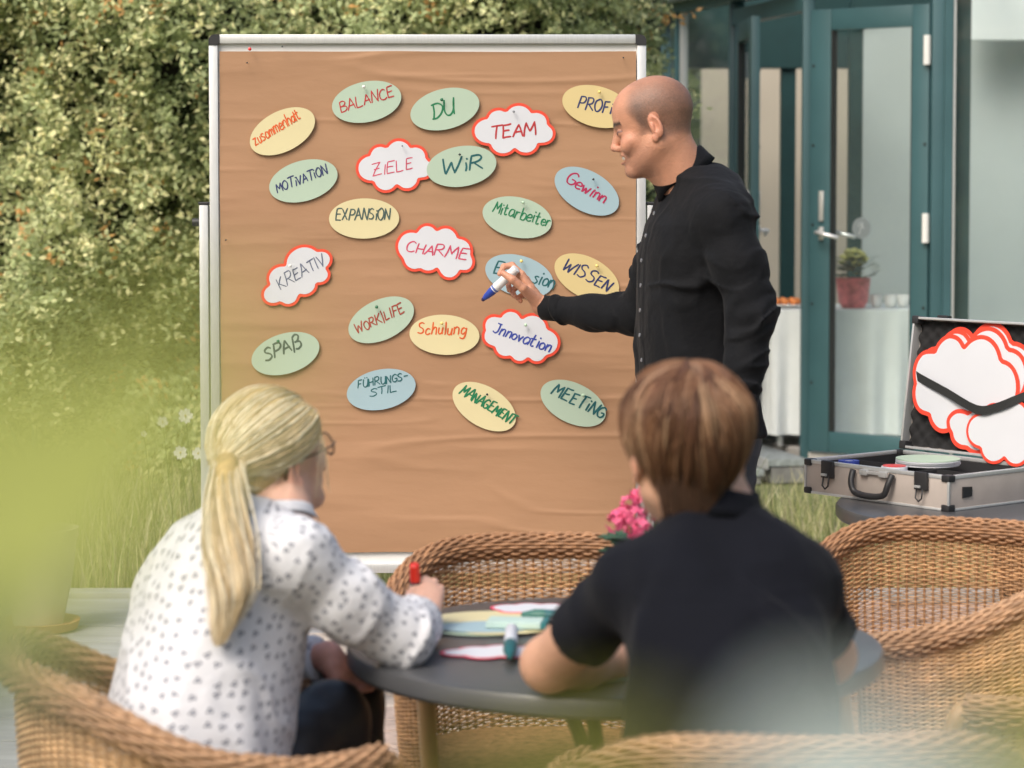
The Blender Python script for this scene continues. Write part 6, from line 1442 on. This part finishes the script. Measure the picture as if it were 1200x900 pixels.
    o = strands('loose_wisps', H.c+(P*H.s)@H.R, r.uniform(.0003, .0006, n), np.repeat(cl[:1], n, 0)*1.1, m_hair, t, tip=.3); tag(o, kind='stuff')
    # glasses
    g = thing('glasses', 'dark rimmed glasses worn by the blonde woman', 'glasses', tuple(H.wor((0, .1, 0)))); m_g = mat('tortoise_rim', (.035, .022, .018), .3, var=.3, scale=90)
    for sgn in (1, -1):
        ring = [H.wor((sgn*.033+.025*math.cos(a)*1.0, .108-.004*abs(math.cos(a))*1-.006*(math.cos(a)*sgn > 0), -.008+.021*math.sin(a))) for a in np.linspace(0, 2*PI, 25)[:-1]]
        MB().tube(ring, .0016, 6, closed=True).build('lens_rim', m_g, g, smooth=True)
        MB().add(ring, [tuple(range(24))]).build('lens', mat_glass_lens(), g)
        MB().tube([H.wor(v) for v in ((sgn*.057, .103, .0), (sgn*.073, .085, .0), (sgn*.0835, .03, -.001), (sgn*.0845, -.005, .0), (sgn*.083, -.028, -.012), (sgn*.080, -.036, -.030))], [.0018, .0018, .0018, .002, .0022, .0022], 6).build('temple_arm', m_g, g, smooth=True)
    MB().tube([H.wor(v) for v in ((-.009, .108, -.002), (0, .110, .001), (.009, .108, -.002))], .0014, 6).build('bridge', m_g, g, smooth=True)
    # red marker in her hand
    a = A(485.5, 661, 4.375); b = np.array(A(489, 734, 4.415)); b[2] = .7465; L_ = np.linalg.norm(b-a); ax = Vector((b-a)/L_)
    pn = thing('marker_pen', 'dark marker with red cap held upright by the blonde woman', 'marker', tuple(a))
    MB().lathe([(.0070, 0), (.0092, .002), (.0098, .012), (.0098, .034)], Vector(a), 20, ax).build('red_cap', mat('red_plastic', (.68, .03, .015), .35, var=.03), pn, smooth='auto')
    MB().lathe([(.0088, 0), (.0090, .003), (.0090, L_*.62)], Vector(a)+ax*.0344, 20, ax).build('barrel', mat('grey_plastic', (.05, .06, .08), .4), pn, smooth='auto')
    MB().lathe([(.0075, 0), (.004, .014), (.002, .018)], Vector(a)+ax*(.0348+L_*.62), 14, ax).build('nib', m_blk, pn, smooth='auto')
def mat_glass_lens(): return glass_mat('lens_glass', (.96, .97, .97), 1.5, dirt=.02)
woman()

# ------------------------------------------------------------------ the young man seen from behind
def youth():
    skin = (.58, .33, .225)
    t = thing('person', 'seated young man with brown hair in a dark polo shirt seen from behind', 'person', (A(855, 800, 3.45)[0], 3.45, 0))
    H = Head(A(802, 523, 3.60), (-.20, .97, .02), 1.0, math.radians(-3), 'm')
    rt = np.array([1., .06, 0]); rt /= np.linalg.norm(rt); ft = np.array([-rt[1], rt[0], 0])
    S = lambda px, py, Y, a, b: (A(px, py, Y), a, b)
    secs = [S(866, 1075, 3.40, .175, .135), S(862, 960, 3.40, .155, .122), S(857, 870, 3.43, .145, .118), S(855, 790, 3.47, .148, .116), S(854, 730, 3.51, .156, .112), S(851, 682, 3.54, .160, .100), S(848, 648, 3.56, .143, .084), S(843, 618, 3.58, .096, .068), S(834, 592, 3.60, .062, .060)]
    shL = A(744, 684, 3.57); elL = A(643, 778, 3.81); wrL = A(742, 772, 3.97)
    shR = A(934, 685, 3.57); elR = A(970, 768, 3.74); wrR = A(925, 772, 3.92)
    neck0 = H.wor((0, -.030, -.050)); neck1 = A(838, 606, 3.59)
    def shirt(p):
        d = loft(p, secs, rt, ft, 2.3)-.0085*ridge(p, (5, 5, 3), 7.3)-.0060*folds(p, (0, 0, 0), (.8, .1, .55), 9, 4, 2.4)-.002*ridge(p, (18, 18, 11), 2.3)
        d = smin(d, rc(p, secs[-4][0]-rt*.06, shL, .078, .055), .05); d = smin(d, rc(p, secs[-4][0]+rt*.06, shR, .078, .055), .05)
        eL = shL+(elL-shL)*.60; eR = shR+(elR-shR)*.68
        a1 = rc(p, shL, eL, .054, .057)-.0045*folds(p, shL, elL, 14, 7, 1); a1 = smax(a1, (p-eL)@((elL-shL)/np.linalg.norm(elL-shL)), .006)
        a2 = rc(p, shR, eR, .055, .059)-.0045*folds(p, shR, elR, 14, 7, 5); a2 = smax(a2, (p-eR)@((elR-shR)/np.linalg.norm(elR-shR)), .006)
        d = smin(d, a1, .03); d = smin(d, a2, .03)
        # yoke seam
        d = d-.0012*np.exp(-((p[:, 2]-secs[5][0][2]+.01*np.cos(p[:, 0]*6))/.003)**2)
        return smax(d, -rc(p, neck1-np.array([0, 0, .008]), neck0, .050, .050), .004)
    lo, hi = bbox([secs[0][0]-.12, secs[0][0]+.12, secs[-1][0], shL-.08, shR+.08, elL, elR], .06); V, F = surfnet(shirt, lo, hi, .0062)
    np_mesh('polo_shirt', V, F, mat('navy_pique', (.0042, .005, .009), .88, var=.15, scale=10, bump=.25, bscale=420, sheen=.03, spec=.15), t, smooth=True)
    collar(A(838, 600, 3.592), ft, math.radians(-10), .064, .066, .026, MATS['navy_pique'], t, leaf=.040, gap=12, tips=.015)
    hip = A(866, 1085, 3.42)
    kL = np.array([hip[0]-.14, 3.90, .50]); kR = np.array([hip[0]+.13, 3.88, .50])
    def trs(p):
        d = smin(chain(p, [hip-rt*.09, kL, (kL[0], kL[1]+.02, .10)], [.10, .068, .05], .03), chain(p, [hip+rt*.09, kR, (kR[0], kR[1]+.02, .10)], [.10, .068, .05], .03), .03)
        return smax(smin(d, ell(p, hip, (.17, .15, .12)), .05), -(p[:, 2]-.07), .005)
    V, F = surfnet(trs, *bbox([hip-.1, hip+.1, kL, kR, (kL[0], kL[1], .07)], .11), .012); np_mesh('trousers', V, F, m_jeans, t, smooth=True)
    for k_ in (kL, kR):
        def sh(p):
            d = chain(p, [(k_[0], k_[1]-.02, .045), (k_[0], k_[1]+.08, .042), (k_[0], k_[1]+.18, .033)], [.04, .042, .034], .03); return smax(smin(d, rc(p, (k_[0], k_[1], .04), (k_[0], k_[1]+.02, .12), .04, .045), .03), -(p[:, 2]-.012), .006)
        V, F = surfnet(sh, (k_[0]-.1, k_[1]-.12, 0), (k_[0]+.1, k_[1]+.28, .18), .008); np_mesh('shoe', V, F, m_shoe, t, smooth=True)
    hf = lambda p: smin(smin(H.sdf(p), rc(p, neck0, neck1, .054, .058), .035), rc(p, H.wor((0, .01, -.07)), neck1+ft*.02, .044, .05), .04)
    V, F = surfnet(hf, np.minimum(H.c, neck1)-.13, np.maximum(H.c, neck1)+.13, .0032); V1 = (V, F, H.colour(V, skin, (.10, .05, .025)))
    def mkarm(sh, el, wr, sg):
        fw = (wr-el)/np.linalg.norm(wr-el); th = np.array([0, 0, 1.])*.3+ft*.9; th = th-fw*(th@fw); th /= np.linalg.norm(th); nn = np.array([0, 0, -1.])
        fs = []
        for i, o in enumerate((.027, .009, -.009, -.026)):
            m0 = wr+fw*(.088-.004*abs(i-1))+th*o; L_ = (.040, .044, .041, .032)[i]; p1 = m0+(fw*.95+nn*.25)*L_; p2 = p1+(fw*.8+nn*.5)*L_*.6; p3 = p2+(fw*.7+nn*.6)*L_*.45; fs.append([m0, p1, p2, p3])
        tb = [wr+fw*.025+th*.022, wr+fw*.055+th*.045, wr+fw*.085+th*.055, wr+fw*.105+th*.055]
        hf_ = mk_hand(wr, fs, tb, 1.0)
        f = lambda p: smin(smin(hf_(p), chain(p, [wr, (wr+el)/2-fw*.03+np.array([0, 0, .002]), el], [.026, .041, .040], .03), .014), chain(p, [el, sh*.5+el*.5, sh], [.041, .047, .045], .02), .025)
        V, F = surfnet(f, *bbox([sh, el, wr]+[x[3] for x in fs]+[tb[3]], .055), .0038); n = vnoise(V*30)[:, None]
        e_ = np.exp(-(((V-el)**2).sum(1)/.0022))[:, None]*.18
        C = np.repeat(np.array([skin]), len(V), 0)*(1+.07*n); C = C*(1-e_)+np.array([.62, .24, .16])*e_; return V, F, C
    V2 = mkarm(shL, elL, wrL, -1); V3_ = mkarm(shR, elR, wrR, 1)
    def core(p):
        d = loft(p, [(c, a*.78, b*.75) for c, a, b in secs], rt, ft); d = smin(d, chain(p, [hip-rt*.09, kL, (kL[0], kL[1]+.02, .08)], [.07, .045, .03], .03), .03); d = smin(d, chain(p, [hip+rt*.09, kR, (kR[0], kR[1]+.02, .08)], [.07, .045, .03], .03), .03)
        return smin(d, rc(p, secs[-1][0], neck1, .045, .048), .02)
    V, F = surfnet(core, *bbox([hip-.1, hip+.1, neck1, kL, kR, (kL[0], kL[1]+.1, .05)], .1), .016); V4 = (V, F, np.repeat(np.array([skin]), len(V), 0))
    V, F, C = joinm([V1, V2, V3_, V4]); np_mesh('body', V, F, m_skin, t, smooth=True, col=C)
    # hair: bowl of layered locks falling from the crown
    cro = np.array([.006, -.040, .118])
    def env(th, ps):       # th azimuth (0 = right, 90 = front), ps 0 crown .. 1 lower edge
        a = ps*PI*.62; rx, ry, rz = .098, .117, .100
        x = rx*np.sin(a)*np.cos(th); y = -.012+ry*np.sin(a)*np.sin(th); z = .022+rz*np.cos(a)
        back = np.clip(-np.sin(th), 0, 1)**.6; side = np.clip(np.abs(np.cos(th)), 0, 1)
        low = np.clip((ps-.62)/.38, 0, 1)                       # below the widest point hair tucks in at the nape
        z = z-.010*low*side-.045*low*back; sh = 1-low**1.6*(.16*side+.30*back); x = x*sh; y = -.012+(y+.012)*sh
        return np.stack([x, y, z], -1)
    r = np.random.RandomState(6)
    th = np.linspace(0, 2*PI, 97)[:-1]; ps = np.linspace(0, 1, 40); TH, PS = np.meshgrid(th, ps); Q = env(TH, PS)*.955
    bulge = 1+.028*vnoise(np.stack([np.cos(TH).ravel()*3, np.sin(TH).ravel()*3, PS.ravel()*2.2], 1)).reshape(PS.shape)
    Q = Q*bulge[..., None]
    fr = np.clip(np.sin(TH), 0, 1); Q[..., 2] += 0
    n1, n2 = PS.shape; idx = np.arange(n1*n2).reshape(n1, n2); F = np.stack([idx[:-1].ravel(), np.roll(idx, -1, 1)[:-1].ravel(), np.roll(idx, -1, 1)[1:].ravel(), idx[1:].ravel()], 1)
    keep = ~((np.roll(TH, 0).ravel()[F].mean(1) > .9) & (TH.ravel()[F].mean(1) < 2.24) & (PS.ravel()[F].mean(1) > .62))
    V = H.c+(Q.reshape(-1, 3)*H.s)@H.R; np_mesh('hair', V, F[keep], m_hair, t, smooth=True, col=np.array([.085, .042, .022])*(1+.3*vnoise(V*np.array([60, 60, 12])))[:, None])
    n = 4200; kk = 14; th0 = r.uniform(0, 2*PI, n); s0 = np.where(r.rand(n) < .3, r.uniform(0, .10, n), r.uniform(.05, .72, n)); e0 = np.minimum(s0+r.uniform(.28, .62, n), r.uniform(.76, 1.09, n)); front = (np.sin(th0) > .55); e0 = np.where(front, np.minimum(e0, .66), e0)
    P = np.zeros((n, kk, 3)); lay = r.uniform(.955, 1.055, n); grp = vnoise(np.stack([np.cos(th0)*4, np.sin(th0)*4, s0*5], 1)); swirl = .38*grp+r.normal(0, .05, n)
    for j in range(kk):
        f = j/(kk-1); p_ = s0+(e0-s0)*f; tt_ = th0+.55*(1-np.clip(p_*3, 0, 1))+swirl*f+.10*np.sin(p_*5+th0*3)
        b_ = 1+.028*vnoise(np.stack([np.cos(tt_)*3, np.sin(tt_)*3, p_*2.2], 1)); 
        q = env(tt_, p_); P[:, j] = q*(lay*b_*(1+.012*np.sin(f*PI)+.055*grp*f+.012*np.sin(th0*23+s0*9)*f))[:, None]
        P[:, j, 0] += cro[0]*(1-f)
    key = np.stack([np.cos(th0)*5.2, np.sin(th0)*5.2, s0*4+1.5], 1); v = .8*vnoise(key)-.15
    cl = np.array([[.07, .032, .018], [.12, .055, .030], [.18, .088, .046], [.27, .15, .085], [.40, .26, .155]])
    ci = np.clip((v+1)*2.2+r.normal(0, .85, n)+(lay-1.005)*20, 0, 4.99).astype(int)
    o = strands('hair_strands', H.c+(P*H.s)@H.R, r.uniform(.0007, .0016, n), cl[ci]*r.uniform(.85, 1.15, (n, 1)), m_hair, t, tip=.25); tag(o, kind='stuff')
    # nape hair under the bowl
    n = 500; th0 = r.uniform(PI*1.15, PI*1.85, n); P = np.zeros((n, 8, 3)); z0 = r.uniform(-.02, -.075, n)
    for j in range(8):
        f = j/7; z = z0-.035*f; rad_ = .075-.018*np.clip((-.03-z)/.09, 0, 1); P[:, j] = np.stack([np.cos(th0)*rad_*.92, -.022+np.sin(th0)*rad_*1.02, z], 1)
    o = strands('nape_hair', H.c+(P*H.s)@H.R, r.uniform(.0008, .0016, n), np.array([.045, .022, .013])*r.uniform(.7, 1.4, (n, 1)), m_hair, t, tip=.3); tag(o, kind='stuff')
youth()

# ================================================================== FOREGROUND SHRUB just in front of the lens, far out of focus
def leafmesh(root, tipv, w, nrm, m, parent, cup=.15):
    root = Vector(root); tipv = Vector(tipv); d = tipv-root; L = d.length; d.normalize(); n = Vector(nrm); n = (n-d*n.dot(d)).normalized(); s = d.cross(n); V = []; K = 8
    for side in (0, 1):
        for i in range(K+1):
            f = i/K; ww = w*math.sin(PI*min(f*.95+.03, 1))**.8*(1-.25*f); c = root+d*L*f-n*(.12*L*f*f)
            for k in (-1, 0, 1): V.append(tuple(c+s*ww*k*.5+n*(cup*ww*abs(k)*.5+.0003*side)))
    F = []
    for side in (0, 1):
        b = side*(K+1)*3
        for i in range(K):
            for k in (0, 1):
                q = (b+i*3+k, b+i*3+k+1, b+(i+1)*3+k+1, b+(i+1)*3+k); F.append(q if side else q[::-1])
    return MB().add(V, F).build('leaf', m, parent, smooth=True)
def foreground():
    m1 = mat('fresh_leaf', (.46, .50, .13), .5, var=.15, transl=.5); m2 = mat('olive_leaf', (.26, .27, .05), .5, var=.2, transl=.4); m3 = mat('silver_leaf', (.42, .50, .48), .55, var=.1, transl=.3); m4 = mat('dusky_leaf', (.20, .25, .17), .5, var=.15, transl=.35)
    m_st = mat('twig', (.16, .13, .07), .8)
    def shrub(name, label, x, y, top, leaves):
        t = thing(name, label, 'shrub', (x, y, 0)); zt_ = top
        MB().tube([(x, y, -.02), (x+.01, y-.01, .5*zt_), (x, y, zt_)], [.008, .006, .003], 7).build('stem', m_st, t, smooth=True)
        for (px0, py0, px1, py1, Y, w, m, nz) in leaves:
            a = A(px0, py0, Y); b = A(px1, py1, Y+.01); leafmesh(a, b, w, nz, m, t)
            j = (x+(a[0]-x)*.3, y+(a[1]-y)*.3, min(zt_, a[2]-.015)); MB().tube([(x, y, min(zt_, a[2]-.05)), j, tuple(a)], [.0022, .0018, .0010], 5).build('twig', m_st, t)
    L1 = [(-200, 690, 230, 480, .25, .032, m1, (0, -1, .3)), (-260, 500, 60, 500, .25, .022, m1, (.1, -1, .2)), (-240, 800, 115, 650, .27, .038, m4, (0, -1, .1)), (-120, 600, 330, 370, .20, .015, m1, (0, -1, .3))]
    shrub('green_shrub', 'blurred yellow green shrub leaves close to the lens at the left', -.11, .27, 1.36, L1)
    L2 = [(1080, 1190, 930, 815, .26, .038, m3, (0, -1, .4)), (500, 1080, 790, 865, .25, .024, m2, (0, -1, .2)), (1340, 940, 1130, 880, .27, .026, m2, (0, -1, .2))]
    shrub('silver_shrub', 'blurred silvery leaf and olive leaves close to the lens at the bottom right', .06, .27, 1.34, L2)
foreground()
